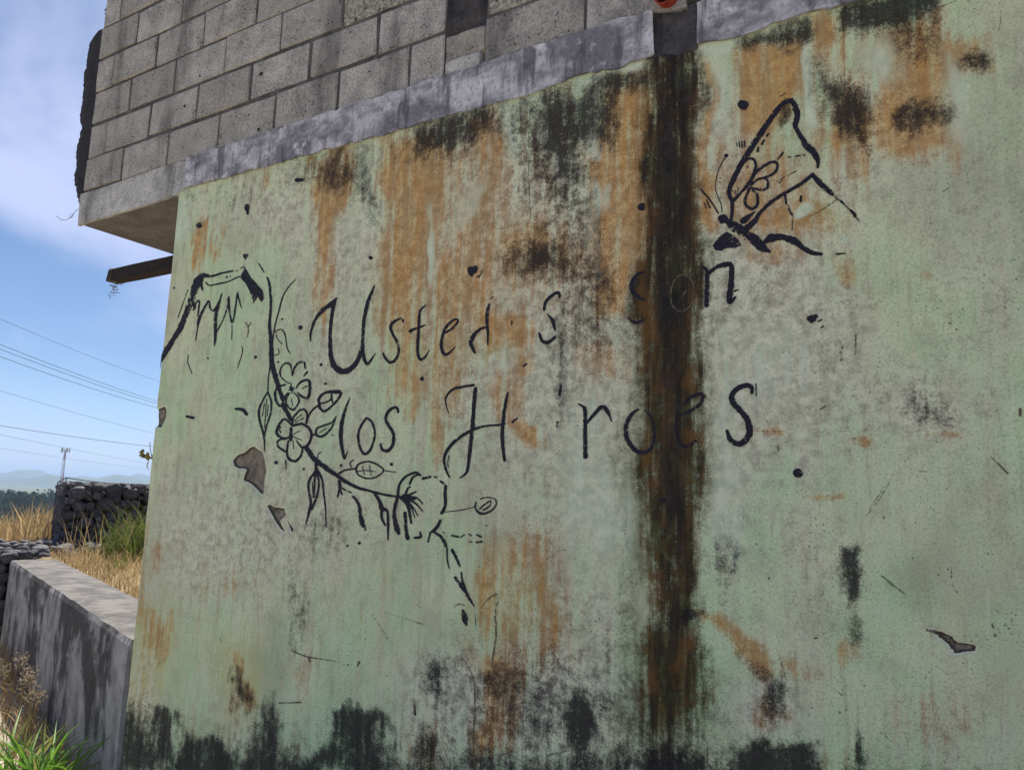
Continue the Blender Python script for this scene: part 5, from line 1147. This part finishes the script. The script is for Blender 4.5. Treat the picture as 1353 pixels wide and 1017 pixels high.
# ------------------------------------------------------------------ far woods
M_WOODS = mat_simple('far_woods_leaves', srgb(58, 76, 44), srgb(40, 56, 34), 0.12, 1.0, 0, spec=0.0, tr=0.05)
def woods():
    v = []; f = []
    rnd = random.Random(4)
    for _ in range(520):
        a = math.radians(rnd.uniform(30, 96)); d = 430 + 420 * rnd.random(); cx_, cy_ = -math.sin(a) * d, -CAM_D + math.cos(a) * d
        z0 = tz(cx_, cy_); H_ = rnd.uniform(11, 18); W_ = H_ * rnd.uniform(.45, .75)
        for _k in range(130):
            u = Vector((rnd.gauss(0, 1), rnd.gauss(0, 1), rnd.gauss(0, 1))).normalized() * rnd.random() ** .45
            c_ = Vector((cx_ + u.x * W_, cy_ + u.y * W_, z0 + H_ * .55 + u.z * H_ * .45)); s_ = rnd.uniform(.8, 1.8)
            p = Vector((rnd.gauss(0, 1), rnd.gauss(0, 1), rnd.gauss(0, 1))).normalized(); q_ = p.orthogonal().normalized()
            b0 = len(v); v += [tuple(c_ + p * s_), tuple(c_ + q_ * s_ * .8), tuple(c_ - p * s_), tuple(c_ - q_ * s_ * .8)]; f.append((b0, b0 + 1, b0 + 2, b0 + 3))
    tag(link_mesh('distant_woods', v, f, M_WOODS), 'hazy blue green band of woods at the foot of the hills', 'woods', kind='stuff')
woods()

# ------------------------------------------------------------------ telecom mast
M_MRED = mat_simple('mast_red', srgb(176, 84, 76), srgb(150, 70, 66), 1, 0.7, 0); M_MWHITE = mat_simple('mast_white', srgb(206, 200, 200), srgb(186, 182, 184), 1, 0.7, 0)
def mast():
    r = ray(86.5, 595); d = 420; k = d / math.hypot(r[0], r[1]); tp = CAMPOS + r * k; z0 = tz(tp[0], tp[1]); Ht = tp[2] - z0
    root = empty('telecom_mast', (tp[0], tp[1], z0)); tag(root, 'slim red and white telecom mast rising behind the gabion', 'mast')
    for sec in range(7):
        za, zb_ = Ht * sec / 7, Ht * (sec + 1) / 7; m = MB()
        wa, wb = 1.3 - .9 * sec / 7, 1.3 - .9 * (sec + 1) / 7
        cor = lambda w, z: [(w * math.cos(t), w * math.sin(t), z) for t in (0.3, 2.39, 4.49)]
        A_, B_ = cor(wa, za), cor(wb, zb_)
        for i in range(3): m.tube([A_[i], B_[i]], .09, 5); m.tube([A_[i], B_[(i + 1) % 3]], .08, 4); m.tube([B_[i], B_[(i + 1) % 3]], .08, 4)
        m.build('mast_section', M_MRED if sec % 2 == 0 else M_MWHITE, root)
    m = MB(); n = 10; m.tube([(0, 0, Ht - .2), (0, 0, Ht + .3)], 1.2, n); m.build('platform', M_MWHITE, root)
    for i in range(5):
        a = i * 6.283 / 5; m = MB(); m.box((1.7 * math.cos(a) - .18, 1.7 * math.sin(a) - .18, Ht - .9), (1.7 * math.cos(a) + .18, 1.7 * math.sin(a) + .18, Ht + 1.3)); m.build('antenna', M_MWHITE, root)
mast()

# ------------------------------------------------------------------ power lines crossing the sky
M_CABLE = mat_simple('cable', srgb(70, 74, 84), srgb(60, 64, 72), 1, 0.7, 0)
def cable(pa, pb, hgt, sag, r, label):
    P_ = []
    for (x, y) in (pa, pb):
        q = ray(x, y); k = hgt / q[2]; P_.append(CAMPOS + q * k)
    A_, B_ = P_; d_ = B_ - A_; pts = []
    for i in range(41):
        t = -0.55 + 2.3 * i / 40; p = A_ + d_ * t; p[2] += sag * ((t - .5) ** 2 - .25) * 1.0
        pts.append(tuple(p))
    m = MB(); m.tube(pts, r, 5); o = m.build('power_cable', M_CABLE); tag(o, label, 'cable', 'power cables crossing the sky')
cable((0, 421), (205, 502), 8.6, .5, .011, 'topmost thin power cable in the sky, far above the others')
cable((0, 455), (205, 529), 7.6, .5, .017, 'upper cable of the close set of three power cables')
cable((0, 461), (205, 532.5), 7.3, .5, .017, 'middle cable of the close set of three power cables')
cable((0, 471), (205, 538), 7.0, .5, .017, 'lowest cable of the close set of three power cables')
cable((0, 516), (203, 572), 6.6, .5, .014, 'thin single power cable just below the set of three')
cable((0, 562), (195, 589), 6.8, .6, .034, 'thicker power cable crossing above the top of the telecom mast')
cable((0, 574), (195, 612), 6.0, .5, .020, 'power cable passing right behind the telecom mast head')
cable((0, 592), (195, 620), 5.6, .5, .020, 'lowest power cable, below the telecom mast head')

# ------------------------------------------------------------------ haze
b = NB('haze_air'); b.t.nodes.remove(b.b); pv = b.n('ShaderNodeVolumePrincipled'); pv.inputs['Color'].default_value = (0.38, 0.50, 0.74, 1); pv.inputs['Density'].default_value = 1.9e-4; pv.inputs['Anisotropy'].default_value = 0.1
b.l(pv.outputs[0], b.out.inputs['Volume'])
m = MB(); m.box((-11500, -11500, -26), (11500, 11500, 150)); tag(m.build('haze', b.m), 'pale blue air haze veiling the far hills', 'haze', kind='stuff')
